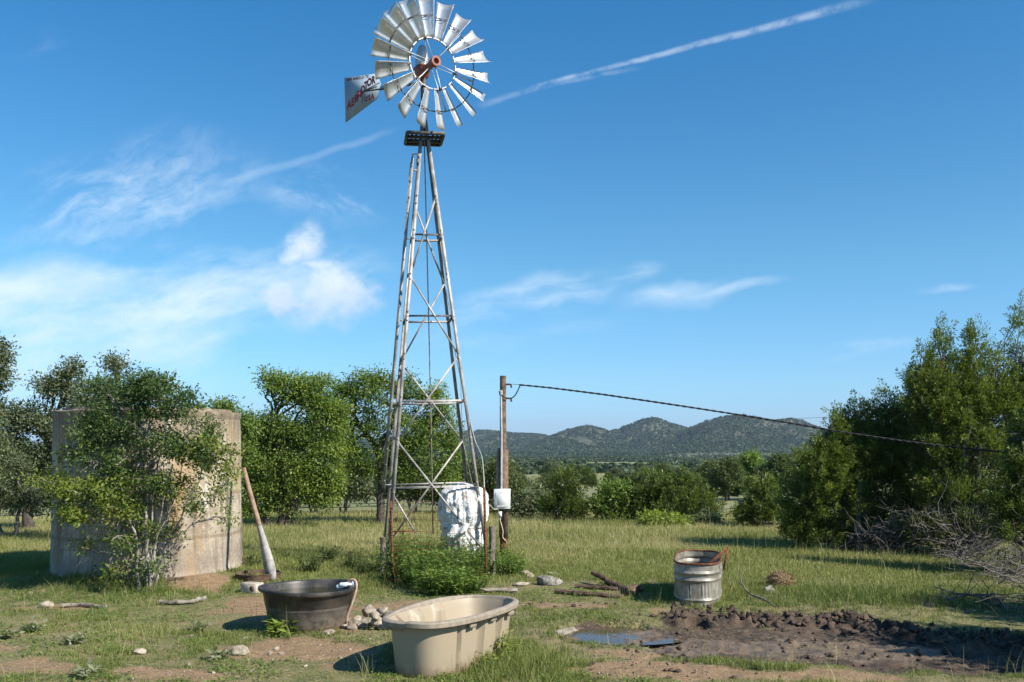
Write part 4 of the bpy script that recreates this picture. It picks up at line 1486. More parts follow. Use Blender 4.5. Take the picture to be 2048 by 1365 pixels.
    t = thing('power_line', 'black twisted overhead cable running from the pole into the right trees', 'cable')
    pts = smooth_path(np.array(pts), 400)
    for ph in (0, math.pi):
        tw = np.array([[0, math.cos(k * .62 + ph), math.sin(k * .62 + ph)] for k in range(400)]) * .008
        MB().tube(pts + tw, .0125, 6).build('strand', M['black_cable'], t, smooth=180)
    for q0, q1, sag in ((W(1016, 768, 19.7), W(1038, 770, 19.6), .0), (W(1022, 797, 19.7), W(1040, 771.5, 19.6), .06), (W(1001, 789, 19.6), W(1020, 797, 19.68), .03)):
        pp = [q0 + (q1 - q0) * f + np.array([0, 0, -sag * math.sin(math.pi * f)]) for f in np.linspace(0, 1, 8)]
        MB().tube(pp, .012 if sag else .005, 6).build('service_drop', M['black_cable'], t, smooth=180)
    # faint line far beyond
    p = [W(1570, 838, 160), W(1640, 835.5, 190), W(1720, 830, 230), W(1900, 815, 330)]
    tag(MB().tube(smooth_path(p, 30), .035, 5).build('distant_power_line', M['black_cable'], smooth=180), 'very thin distant wire above the hills at the right', 'cable')


build_tower_foot()


# ------------------------------------------------------------------ foliage generators
def cards(pos, d, n, L, Wd, tint, mb, fold=0.0, tri=False):
    """small leaf shapes: pos base, d direction, n face normal"""
    d = unit(d)
    s = unit(np.cross(d, n))
    L = np.broadcast_to(L, (len(pos),))[:, None]
    Wd = np.broadcast_to(Wd, (len(pos),))[:, None]
    k = len(pos)
    if tri:
        v = np.stack([pos - s * Wd * .5, pos + s * Wd * .5, pos + d * L], 1).reshape(-1, 3)
        t = np.arange(k * 3).reshape(-1, 3)
        mb.add(v, t=t, tint=np.repeat(tint, 3))
    else:
        nn = unit(np.cross(s, d))
        v = np.stack([pos, pos + d * L * .45 + s * Wd * .5 + nn * fold * Wd, pos + d * L, pos + d * L * .45 - s * Wd * .5 + nn * fold * Wd], 1).reshape(-1, 3)
        q = np.arange(k * 4).reshape(-1, 4)
        mb.add(v, q, tint=np.repeat(tint, 4))


def wander(p0, p1, n, amp, g, sag=0.0):
    t = np.linspace(0, 1, n)[:, None]
    p = np.asarray(p0) * (1 - t) + np.asarray(p1) * t
    off = np.cumsum(g.normal(0, 1, (n, 3)), 0)
    off = off - off[0] - t * (off[-1] - off[0])
    L = np.linalg.norm(np.asarray(p1) - np.asarray(p0))
    p = p + off * amp * L / math.sqrt(n)
    p[:, 2] += sag * L * np.sin(math.pi * t[:, 0])
    return p


def broadleaf(root, g, trunks, lobes, leaf_mat, bark, leaf=(.06, .035), per=60, spread=.17, twig=.008, gap=.0, limb_r=.05, lobe_limb=True, tb=0.0):
    """trunks: list of (points, r0, r1); lobes: (x, y, z, rx, ry, rz, clusters, tint)"""
    tk = MB()
    tpts = []
    for pts, r0, r1 in trunks:
        p = smooth_path(np.array(pts, float), 14)
        p[1:-1] += g.normal(0, .012, (12, 3))
        tk.tube(p, np.linspace(r0, r1, 14), 9)
        tpts.append(p)
    allp = np.concatenate(tpts)
    cr = MB()
    for lx, ly, lz, rx, ry, rz, nc, tint in lobes:
        rx, ry, rz = (max(.45 * q_, q_ - .4 * spread) for q_ in (rx, ry, rz))
        c = np.array([lx, ly, lz])
        # limb to the lobe, then branches to its shell
        cand = np.concatenate([p[5:] for p in tpts])
        cand2 = cand[cand[:, 2] < lz + .3 * rz]
        cand = cand2 if len(cand2) else cand
        k = np.argmin(np.linalg.norm(cand - c, axis=1) + g.uniform(0, .4, len(cand)))
        limb = wander(cand[k], c + g.normal(0, .12, 3) * [rx, ry, rz], 9, .12, g, .05)
        tk.tube(limb, np.linspace(limb_r, limb_r * .35, 9), 6, cap=False)
        bp = [limb[3:]]
        nb = max(4, nc // 9)
        for _ in range(nb):
            q = unit(g.normal(0, 1, 3)) * [rx, ry, rz] * g.uniform(.55, .95) + c
            b = wander(limb[g.integers(3, 9)], q, 7, .16, g, .04)
            tk.tube(b, np.linspace(limb_r * .38, twig, 7), 5, cap=False)
            bp.append(b[2:])
        bp = np.concatenate(bp)
        q = unit(g.normal(0, 1, (nc, 3))) * (g.uniform(0.12, 1, (nc, 1)) ** .42) * [rx, ry, rz] + c
        if gap > 0:
            keep = fbm(q[:, 0] * 1.6 + 9, q[:, 1] * 1.6, q[:, 2] * 1.6, seed=int(g.integers(1, 99)), octv=2) > gap
            q = q[keep]
        for cc in q:
            j = np.argmin(np.linalg.norm(bp - cc, axis=1))
            tw = wander(bp[j], cc, 4, .18, g)
            tk.tube(tw, np.linspace(twig, twig * .4, 4), 3, cap=False)
            n = max(6, int(per * g.uniform(.5, 1.5)))
            along = g.uniform(.35, 1.15, (n, 1))
            pos = bp[j] + (cc - bp[j]) * np.minimum(along, 1.0) + np.clip(g.normal(0, .85, (n, 3)), -1.4, 1.4) * spread * [1, 1, .75] * (.4 + .6 * along)
            out = unit(pos - c)
            d = unit(out * .6 + g.normal(0, .8, (n, 3)) + [0, 0, -.1])
            nr = unit(g.normal(0, .55, (n, 3)) + [0, 0, .75] + out * .35)
            t = np.clip(tint + tb + g.normal(0, .13) + g.normal(0, .13, n), 0, 1)
            cards(pos, d, nr, leaf[0] * np.exp(g.normal(-.05, .33, n)), leaf[1] * g.uniform(.7, 1.25, n), t, cr, .12)
    tk.build('trunk', bark, root, smooth=180)
    cr.build('crown', leaf_mat, root, tint=True)
    return root


def juniper(root, g, lobes, trunk, leaf_mat, plume=(.35, .7), per=70, card=(.085, .03), dead=60, dead_lobe=None, tb=0.0, upw=.8, mult=1.0):
    tk = MB()
    base = np.array([0, 0, -.1])
    ht = .8 * max(l[2] + l[5] for l in lobes)
    for k in range(trunk[0]):
        top = np.array([g.normal(0, .25), g.normal(0, .25), ht * g.uniform(.6, .8)])
        p = wander(base + [g.normal(0, .12), g.normal(0, .12), 0], top, 10, .06, g)
        tk.tube(p, np.linspace(trunk[1], trunk[1] * .25, 10), 8)
    cr = MB()
    for lx, ly, lz, rx, ry, rz, npl, tint in lobes:
        npl = int(npl * mult)
        mg = .42 * sum(plume) / 2
        rx, ry, rz = (max(.4 * q_, q_ - mg) for q_ in (rx, ry, rz))
        lz = lz - mg * .5
        c = np.array([lx, ly, lz])
        limb = wander([0, 0, min(lz * .45, lz)], c, 8, .1, g)
        tk.tube(limb, np.linspace(trunk[1] * .5, .015, 8), 6, cap=False)
        u = unit(g.normal(0, 1, (npl, 3)))
        cone = isinstance(tint, tuple)
        q = u * (g.uniform(.08, 1, (npl, 1)) ** .40) * [rx, ry, rz] + c
        if cone:
            tint = tint[0]
            t_ = 1 - np.sqrt(g.random(npl))
            rr_ = (1.02 - t_) ** .85 * np.sqrt(g.uniform(.15, 1, npl))
            an = g.uniform(0, 2 * math.pi, npl)
            q = np.stack([lx + np.cos(an) * rr_ * rx, ly + np.sin(an) * rr_ * ry, lz + (2 * t_ - 1) * rz], -1)
            c = c * [1, 1, .6]
        q = q[q[:, 2] > .12]
        for cc in q:
            out = unit((cc - np.array([lx, ly, lz if not cone else cc[2] - .1])) / [rx, ry, rz] + g.normal(0, .15, 3))
            ax = unit(out * .75 + np.array([0, 0, upw + .25]) + g.normal(0, .22, 3))
            Ln = g.uniform(*plume)
            if g.random() < .35:
                b = limb[g.integers(4, 8)]
                tk.tube(wander(b, cc, 4, .12, g), [.016, .012, .009, .006], 4, cap=False)
            n = int(per * g.uniform(.6, 1.3))
            t = g.uniform(-.1, 1, n)
            rad = unit(np.cross(g.normal(0, 1, (n, 3)), ax))
            wv = .17 * Ln + .035
            pos = cc + ax * (t * Ln)[:, None] + rad * (wv * np.sqrt(np.clip(1.05 - t, 0, 1.2)) * np.sqrt(g.random(n)))[:, None]
            d = unit(ax * .9 + rad * .65 + g.normal(0, .28, (n, 3)))
            nr = unit(g.normal(0, 1, (n, 3)))
            ti = np.clip(tint + tb + g.normal(0, .15) + .14 * t + g.normal(0, .09, n), 0, 1)
            cards(pos, d, nr, card[0] * g.uniform(.6, 1.4, n), card[1] * g.uniform(.7, 1.3, n), ti, cr, .1)
    for _ in range(dead):
        l = lobes[g.integers(len(lobes))] if dead_lobe is None else dead_lobe
        c = np.array(l[:3])
        e = c + unit(g.normal(0, 1, 3)) * np.array(l[3:6]) * g.uniform(.5, 1.0)
        e[2] = max(e[2], .1)
        b = wander([g.normal(0, .2), g.normal(0, .2), g.uniform(.1, .7) * c[2]], e, 8, .14, g, -.05)
        tk.tube(b, np.linspace(.022, .004, 8), 4, cap=False)
        for _k in range(3):
            i = g.integers(3, 8)
            tk.tube(wander(b[i], b[i] + g.normal(0, .28, 3), 4, .15, g), np.linspace(.007, .002, 4), 3, cap=False)
    tk.build('trunk', M['deadwood'], root, smooth=180)
    cr.build('crown', leaf_mat, root, tint=True)
    return root


def lob(px, py, d, wpx, hpx, base, n, tint=.5, depth=None):
    """a lobe measured on the photograph, at distance d, relative to a base point"""
    c = W(px, py, d) - base
    rx, rz = wpx * .5 / FPX * d, hpx * .5 / FPX * d
    return (c[0], c[1], c[2], rx, depth or rx * .9, rz, n, tint)


def at(px, d):
    x = (px - PX0) / FPX * d
    return np.array([x, d, gz(x, d)])


def build_near_trees():
    g = np.random.default_rng(5)
    # bush in front of the concrete tank
    d = 14.9
    b = at(292, d)
    t = thing('leafy_bush', 'many stemmed pale barked bush spreading across the front of the concrete tank', 'bush', b)
    L = lambda px, py, w, h, n, ti, dd=0.0: lob(px, py, d + dd, w, h, b, n, ti, .55)
    lobes = [L(240, 800, 150, 110, 62, .28, .1), L(330, 800, 150, 110, 58, .28, .1), L(200, 865, 110, 90, 28, .3), L(300, 870, 170, 110, 30, .25), L(390, 850, 90, 120, 30, .32),
             L(300, 765, 110, 50, 26, .32, .2), L(215, 770, 70, 60, 18, .32, .3), L(420, 905, 100, 110, 26, .62), L(450, 970, 60, 110, 16, .82), L(440, 900, 70, 70, 10, .8),
             L(160, 985, 150, 70, 40, .78, -.2), L(95, 965, 90, 40, 14, .80, -.2), L(215, 975, 110, 110, 34, .72, -.25), L(240, 1020, 120, 70, 26, .70, -.25), L(170, 1030, 80, 60, 14, .75, -.2),
             L(300, 975, 110, 90, 18, .55), L(345, 960, 110, 90, 16, .6), L(280, 1050, 90, 60, 8, .6), L(165, 1095, 50, 30, 4, .75), L(330, 1060, 90, 70, 5, .5), L(235, 1135, 90, 40, 5, .6), L(455, 1040, 30, 50, 5, .8),
             L(150, 910, 60, 70, 10, .4), L(195, 925, 110, 80, 26, .5, -.1), L(260, 930, 110, 80, 22, .45, -.1), L(180, 860, 80, 80, 20, .3), L(130, 1010, 90, 80, 16, .66, -.2), L(250, 1075, 120, 80, 14, .6, -.2), L(300, 1125, 70, 60, 7, .5, -.1), L(395, 920, 80, 80, 16, .45), L(350, 890, 90, 80, 18, .35), L(400, 1000, 60, 70, 8, .65)]
    tr = []
    for (x0, x1, y1, r0, z) in ((303, 300, 960, .060, 0), (290, 276, 900, .045, .05), (300, 345, 930, .035, .02), (285, 240, 990, .035, -.1), (306, 385, 980, .032, .05), (290, 300, 830, .03, .1), (296, 330, 860, .028, -.05), (300, 410, 930, .02, .03), (296, 370, 900, .018, .06), (300, 430, 990, .016, 0), (288, 210, 940, .018, .05), (290, 250, 880, .02, .08), (300, 350, 1000, .016, -.05), (286, 180, 1010, .016, -.08)):
        p0 = np.array([(x0 - 292) / FPX * d, z, -.05])
        p1 = W(x1, y1, d + z * 2) - b
        mid = p0 * .5 + p1 * .5 + [g.normal(0, .06), g.normal(0, .08), .1]
        r0 *= .72
        tr.append(([p0, p0 * .75 + mid * .25 + [g.normal(0, .03), 0, .15], mid, p1], r0, r0 * .45))
    broadleaf(t, g, tr, lobes, M['leaf_shrub'], M['bark_bush'], leaf=(.055, .032), per=54, spread=.125, twig=.006, limb_r=.024, gap=.40, tb=.06)

    # oaks behind and left of the concrete tank
    d = 26
    b = at(60, d)
    t = thing('oak_tree', 'thin grey-green oak tree rising behind the left side of the concrete tank', 'tree', b)
    L = lambda px, py, w, h, n, ti: lob(px, py, d, w, h, b, n, ti)
    broadleaf(t, g, [([(0, 0, -.1), (-.1, .1, .7), (.25, 0, 1.5), (.5, .1, 2.4)], .16, .07), ([(.1, 0, .5), (.7, .1, 1.3), (1.1, 0, 2.3)], .10, .05)],
              [L(145, 760, 70, 80, 24, .5), L(95, 770, 70, 60, 22, .5), L(170, 800, 100, 60, 26, .45), L(75, 830, 110, 90, 40, .45), L(130, 860, 110, 90, 36, .4), L(30, 850, 80, 110, 34, .4), L(70, 920, 150, 80, 46, .35), L(150, 735, 36, 40, 8, .5), L(40, 990, 120, 80, 34, .4), L(215, 790, 70, 80, 20, .4)],
              M['leaf_grey'], M['bark'], leaf=(.085, .05), per=58, spread=.22, twig=.011, limb_r=.06)
    d = 23
    b = at(-45, d)
    t = thing('oak_tree', 'grey-green oak tree cut off by the left edge of the photo', 'tree', b)
    L = lambda px, py, w, h, n, ti: lob(px, py, d, w, h, b, n, ti)
    broadleaf(t, g, [([(0, 0, -.1), (.1, .1, 1.2), (-.1, 0, 2.2), (.2, .1, 3.6)], .16, .06)],
              [L(-5, 705, 50, 60, 20, .5), L(-12, 760, 66, 80, 30, .5), L(-30, 830, 100, 90, 40, .45), L(-20, 890, 90, 90, 36, .4), L(-40, 960, 110, 90, 36, .35), L(-80, 780, 80, 120, 30, .45)],
              M['leaf_grey'], M['bark'], leaf=(.08, .048), per=58, spread=.2, twig=.011, limb_r=.06)
    d = 21.5
    b = at(225, d)
    t = thing('oak_tree', 'oak tree with a bare twiggy grey top standing right behind the concrete tank', 'tree', b)
    L = lambda px, py, w, h, n, ti: lob(px, py, d, w, h, b, n, ti)
    broadleaf(t, g, [([(0, 0, -.1), (.1, .1, 1.2), (-.1, 0, 2.2), (.1, .1, 3.4)], .12, .05)],
              [L(235, 740, 90, 70, 14, .55), L(225, 725, 50, 40, 8, .55), L(190, 790, 120, 70, 30, .45), L(265, 785, 90, 60, 24, .45), L(310, 800, 80, 40, 14, .4)],
              M['leaf_grey'], M['bark'], leaf=(.07, .04), per=40, spread=.18, twig=.009, limb_r=.05)
    d = 24
    b = at(455, d)
    t = thing('oak_tree', 'low green oak tree just showing over the right rim of the concrete tank', 'tree', b)
    L = lambda px, py, w, h, n, ti: lob(px, py, d, w, h, b, n, ti)
    broadleaf(t, g, [([(0, 0, -.1), (.1, .1, 1.2), (0, 0, 2.4)], .12, .06)],
              [L(445, 815, 70, 30, 16, .45), L(400, 825, 70, 40, 14, .4), L(490, 845, 60, 60, 22, .4), L(480, 900, 70, 90, 26, .4)],
              M['leaf_elm'], M['bark'], leaf=(.08, .048), per=60, spread=.2, twig=.01, limb_r=.05)
    d = 24
    b = at(30, d)
    t = thing('brushy_shrub', 'dense grey-green shrub with dead grey twigs at the left edge under the oaks', 'shrub', b)
    L = lambda px, py, w, h, n, ti: lob(px, py, d, w, h, b, n, ti)
    broadleaf(t, g, [([(0, 0, -.1), (.1, 0, .6), (.2, 0, 1.1)], .06, .03), ([(-.3, 0, -.1), (-.5, 0, .5), (-.9, 0, .9)], .05, .02)],
              [L(20, 985, 110, 90, 40, .35), L(75, 1000, 80, 60, 24, .3), L(-30, 1000, 90, 80, 30, .3), L(30, 930, 90, 60, 26, .4), L(120, 980, 70, 80, 18, .35)],
              M['leaf_grey'], M['deadwood'], leaf=(.07, .04), per=52, spread=.18, twig=.011, limb_r=.03)

    # the two trees left of the windmill
    d = 26.5
    b = at(560, d)
    t = thing('elm_tree', 'broad yellow-green tree between the concrete tank and the windmill', 'tree', b)
    L = lambda px, py, w, h, n, ti, dd=0: lob(px, py, d + dd, w, h, b, n, ti)
    broadleaf(t, g, [([(0, 0, -.1), (.1, .1, .7), (-.1, 0, 1.5), (-.2, .1, 2.6)], .15, .07), ([(-.2, 0, -.1), (-.8, 0, .8), (-1.0, 0, 1.7)], .12, .05), ([(.1, 0, -.1), (.5, 0, .9), (1.0, 0, 2.0)], .10, .05)],
              [L(570, 785, 110, 80, 34, .45), L(620, 800, 100, 80, 36, .45), L(545, 765, 50, 34, 10, .5), L(600, 765, 70, 40, 16, .5), L(545, 850, 100, 80, 34, .35), L(620, 870, 120, 90, 46, .35), L(515, 890, 90, 110, 36, .35), L(580, 930, 140, 90, 50, .45),
               L(640, 940, 90, 80, 32, .5), L(610, 975, 90, 60, 26, .72), L(540, 985, 100, 70, 30, .5), L(505, 960, 60, 90, 22, .4), L(560, 1020, 80, 40, 12, .6), L(500, 1010, 50, 60, 12, .5), L(650, 1000, 40, 60, 10, .65), L(655, 830, 90, 90, 34, .48), L(650, 890, 90, 80, 30, .45), L(530, 752, 44, 30, 8, .55), L(500, 850, 60, 50, 14, .45), L(640, 765, 60, 30, 12, .52), L(585, 880, 90, 80, 26, .42), L(480, 930, 60, 60, 14, .5), L(660, 960, 70, 60, 18, .55)],
              M['leaf_elm'], M['bark'], leaf=(.082, .046), per=84, spread=.23, twig=.010, limb_r=.05, gap=.37)
    d = 27.8
    b = at(762, d)
    t = thing('elm_tree', 'tall green tree with one dark trunk standing behind the windmill tower', 'tree', b)
    L = lambda px, py, w, h, n, ti, dd=0: lob(px, py, d + dd, w, h, b, n, ti)
    broadleaf(t, g, [([(0, 0, -.1), (-.02, 0, .6), (.02, 0, 1.3), (-.1, .1, 2.2)], .13, .09), ([(-.08, 0, 2.1), (-.5, .1, 2.7), (-.9, .2, 3.3)], .10, .05), ([(-.1, 0, 2.1), (.3, -.1, 2.9), (.5, .1, 3.7)], .09, .04), ([(0, 0, 1.6), (.8, 0, 2.2), (1.3, 0, 2.6)], .08, .04)],
              [L(720, 775, 110, 70, 40, .45), L(790, 765, 120, 60, 40, .45), L(770, 745, 70, 34, 14, .5), L(680, 800, 80, 80, 30, .4), L(850, 790, 90, 60, 28, .45), L(760, 815, 110, 60, 24, .42), L(880, 815, 60, 50, 14, .5), L(820, 840, 110, 60, 26, .5),
               L(850, 880, 120, 80, 42, .5), L(780, 900, 110, 90, 40, .45), L(690, 900, 90, 70, 30, .4), L(860, 930, 110, 60, 30, .45), L(720, 940, 100, 50, 26, .35), L(800, 950, 90, 50, 22, .35), L(905, 900, 50, 80, 16, .5), L(700, 850, 70, 60, 20, .45), L(670, 840, 80, 70, 20, .45), L(740, 850, 90, 60, 18, .42), L(660, 880, 90, 80, 24, .48), L(880, 850, 80, 70, 22, .52), L(890, 955, 70, 60, 16, .5)],
              M['leaf_elm'], M['bark'], leaf=(.082, .046), per=82, spread=.23, twig=.010, limb_r=.05, gap=.37)
    # reddish ant mound of soil at its foot is part of the ground; dead lower limbs of the shrubs behind
    d = 33
    for px, w, h, py, n, ti, m, lab in ((690, 110, 80, 965, 60, .4, 'leaf_grey', 'grey-green shrub with bare lower twigs beyond the dark tree trunk'),
                                       (630, 40, 60, 985, 20, .4, 'juniper', 'small upright juniper left of the grey-green shrub in the pasture'),
                                       (830, 120, 90, 960, 60, .35, 'leaf_oak', 'dark shrub filling the gap behind the tower braces'),
                                       (905, 90, 70, 975, 40, .4, 'leaf_oak', 'low oak shrub behind the white wrapped drum')):
        b = at(px, d)
        t = thing('pasture_shrub', lab, 'shrub', b)
        L = lambda px_, py_, w_, h_, n_, ti_: lob(px_, py_, d, w_, h_, b, n_, ti_)
        broadleaf(t, g, [([(0, 0, -.1), (.05, 0, .4), (.1, 0, .9)], .06, .03), ([(0, 0, -.1), (-.3, 0, .5), (-.4, 0, 1.0)], .05, .02)],
                  [L(px, py - h * .15, w, h, n, ti), L(px + w * .3, py + h * .2, w * .6, h * .6, n // 2, ti), L(px - w * .3, py + h * .2, w * .6, h * .6, n // 2, ti)],
                  M[m], M['deadwood'], leaf=(.11, .06), per=46, spread=.22, twig=.012, limb_r=.03)

    # shrubs right of the pole, along the far side of the field
    rows = [
        (960, 33, [(950, 960, 100, 90, 50, .5), (1000, 950, 110, 80, 50, .5), (1050, 985, 90, 70, 40, .55), (1010, 1000, 120, 70, 46, .5), (930, 1000, 80, 60, 26, .45)], 'leaf_oak', 'broad mid-green thicket behind the utility pole and wire fence'),
        (1075, 31, [(1070, 1000, 70, 70, 30, .4), (1050, 1020, 90, 50, 26, .35)], 'leaf_grey', 'pale grey-green bush between the pole thicket and the dark juniper'),
        (1225, 29, [(1230, 985, 70, 60, 40, .5), (1255, 1000, 80, 70, 44, .5), (1205, 1010, 60, 60, 26, .45), (1240, 1030, 90, 40, 26, .5)], 'leaf_elm', 'green leafy bush at the field edge beside the larger dark juniper'),
        (1330, 27, [(1320, 1040, 80, 34, 30, .72), (1355, 1050, 60, 26, 18, .75)], 'leaf_elm', 'bright green low bush under the wide juniper at the field edge'),
        (1425, 27.5, [(1418, 1042, 50, 34, 18, .4), (1400, 1046, 60, 30, 16, .4)], 'leaf_grey', 'small grey-green bush right of the wide juniper near the fence post'),
    ]
    for px, d, ls, m, lab in rows:
        b = at(px, d)
        t = thing('field_shrub', lab, 'shrub', b)
        hh = .42 * max(CAM_H + (HOR - y + h * .5) / FPX * d - b[2] for x, y, w, h, n, ti in ls)
        broadleaf(t, g, [([(0, 0, -.1), (.05, 0, hh * .5), (.1, 0, hh)], .05, .02), ([(0, 0, -.1), (-.3, 0, hh * .5), (-.4, 0, hh)], .04, .02)],
                  [lob(x, y, d, w, h, b, n, ti) for x, y, w, h, n, ti in ls], M[m], M['deadwood'], leaf=(.10, .055), per=52, spread=.21, twig=.011, limb_r=.03)


build_near_trees()


def build_junipers():
    g = np.random.default_rng(9)
    spec = [
        (1132, 29, [(1130, 985, 80, 60, 60, .25), (1125, 1015, 100, 60, 80, .25), (1150, 1030, 70, 40, 40, .3), (1105, 1030, 60, 40, 30, .25), (1135, 955, 34, 30, 16, .3)], (2, .08), 20, 'rounded dark juniper standing left of the open pasture gap'),
        (1340, 29, [(1340, 985, 130, 60, 110, .32), (1290, 1000, 90, 70, 70, .32), (1390, 1005, 80, 70, 70, .35), (1340, 1025, 190, 70, 150, .30), (1300, 965, 50, 40, 26, .35), (1370, 965, 60, 40, 30, .35), (1425, 1030, 40, 50, 26, .38)], (3, .10), 50, 'wide brownish green juniper along the far edge of the field'),
        (1525, 26.5, [(1525, 1000, 60, 50, 50, .38), (1520, 1030, 90, 60, 80, .34), (1490, 1035, 50, 40, 30, .3), (1550, 1040, 60, 40, 40, .34), (1530, 980, 34, 30, 16, .42)], (2, .07), 30, 'small bushy juniper behind the leaning fence post'),
    ]
    for px, d, ls, tk, dead, lab in spec:
        b = at(px, d)
        t = thing('juniper_tree', lab, 'juniper', b)
        juniper(t, g, [lob(x, y, d, w, h, b, n, ti) for x, y, w, h, n, ti in ls], tk, M['juniper'], (.3, .6), 72, (.085, .028), dead)
    # the big group on the right
    d = 20.5
    b = at(1705, d)
    t = thing('juniper_tree', 'broad yellow-green juniper at the right, crossed by the overhead cable', 'juniper', b)
    L = lambda px, py, w, h, n, ti, dd=0: lob(px, py, d + dd, w, h, b, n, ti)
    C = lambda px, top, bot, w, n, ti, dd=0.0: lob(px, (top + bot) / 2, d + dd, w, bot - top, b, n, (ti,))
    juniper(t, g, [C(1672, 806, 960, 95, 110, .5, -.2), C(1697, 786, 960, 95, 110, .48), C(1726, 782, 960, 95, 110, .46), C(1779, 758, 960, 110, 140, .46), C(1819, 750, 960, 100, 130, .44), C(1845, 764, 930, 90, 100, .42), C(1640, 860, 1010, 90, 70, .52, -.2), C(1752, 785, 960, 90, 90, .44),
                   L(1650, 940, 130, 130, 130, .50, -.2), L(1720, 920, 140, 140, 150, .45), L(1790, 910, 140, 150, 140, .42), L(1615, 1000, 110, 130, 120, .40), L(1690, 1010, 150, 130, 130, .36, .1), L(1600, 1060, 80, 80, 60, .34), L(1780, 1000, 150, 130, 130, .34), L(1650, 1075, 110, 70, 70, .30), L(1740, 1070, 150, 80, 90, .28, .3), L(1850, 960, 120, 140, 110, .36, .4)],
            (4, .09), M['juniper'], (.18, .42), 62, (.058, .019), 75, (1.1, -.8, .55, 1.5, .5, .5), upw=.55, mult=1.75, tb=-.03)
    d = 19.6
    b = at(1920, d)
    t = thing('juniper_tree', 'tallest juniper at the right edge with pointed tops against the sky', 'juniper', b)
    L = lambda px, py, w, h, n, ti, dd=0: lob(px, py, d + dd, w, h, b, n, ti)
    C = lambda px, top, bot, w, n, ti, dd=0.0: lob(px, (top + bot) / 2, d + dd, w, bot - top, b, n, (ti,))
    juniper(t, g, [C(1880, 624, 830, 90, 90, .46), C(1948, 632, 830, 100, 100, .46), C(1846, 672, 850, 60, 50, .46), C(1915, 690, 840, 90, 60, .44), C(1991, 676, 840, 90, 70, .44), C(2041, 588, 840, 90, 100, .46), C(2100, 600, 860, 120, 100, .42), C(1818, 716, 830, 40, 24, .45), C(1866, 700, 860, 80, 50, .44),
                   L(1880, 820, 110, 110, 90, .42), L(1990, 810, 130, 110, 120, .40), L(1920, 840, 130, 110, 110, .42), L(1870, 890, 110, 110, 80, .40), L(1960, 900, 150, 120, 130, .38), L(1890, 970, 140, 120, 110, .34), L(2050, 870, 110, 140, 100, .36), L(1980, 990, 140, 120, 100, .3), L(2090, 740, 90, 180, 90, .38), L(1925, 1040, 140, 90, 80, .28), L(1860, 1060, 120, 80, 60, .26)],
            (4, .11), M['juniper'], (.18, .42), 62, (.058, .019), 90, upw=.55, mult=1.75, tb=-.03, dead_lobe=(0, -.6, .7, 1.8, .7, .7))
    d = 16.5
    b = at(2085, d)
    t = thing('juniper_tree', 'dark shaded juniper cut off by the right edge of the photo', 'juniper', b)
    L = lambda px, py, w, h, n, ti, dd=0: lob(px, py, d + dd, w, h, b, n, ti)
    juniper(t, g, [L(2050, 940, 90, 110, 90, .3), L(2030, 1010, 90, 110, 80, .3), L(2090, 880, 110, 130, 100, .3), L(2100, 1010, 120, 130, 100, .25), L(2055, 870, 50, 60, 26, .35), L(2010, 1060, 70, 60, 20, .28), L(2130, 780, 90, 150, 80, .3)],
            (3, .10), M['juniper'], (.3, .55), 110, (.055, .018), 70)
    # junipers outside the right edge: they throw the long shade over the mud and the grass
    for i, (x, y, h, lab) in enumerate(((9.6, 11.3, 3.7, 'rounded juniper standing out of frame beside the mud'), (8.0, 9.4, 3.7, 'low juniper standing out of frame nearest the camera'))):
        t = thing('juniper_tree', lab, 'juniper', (x, y, gz(x, y)))
        juniper(t, g, [(0, 0, h * .40, 1.5, 1.4, h * .38, 240, .35), (.2, .1, h * .72, .9, .9, h * .28, 110, .38), (-.7, -.2, h * .3, .9, .8, h * .26, 70, .35)],
                (3, .1), M['juniper'], (.35, .65), 40, (.11, .045), 20)


build_junipers()


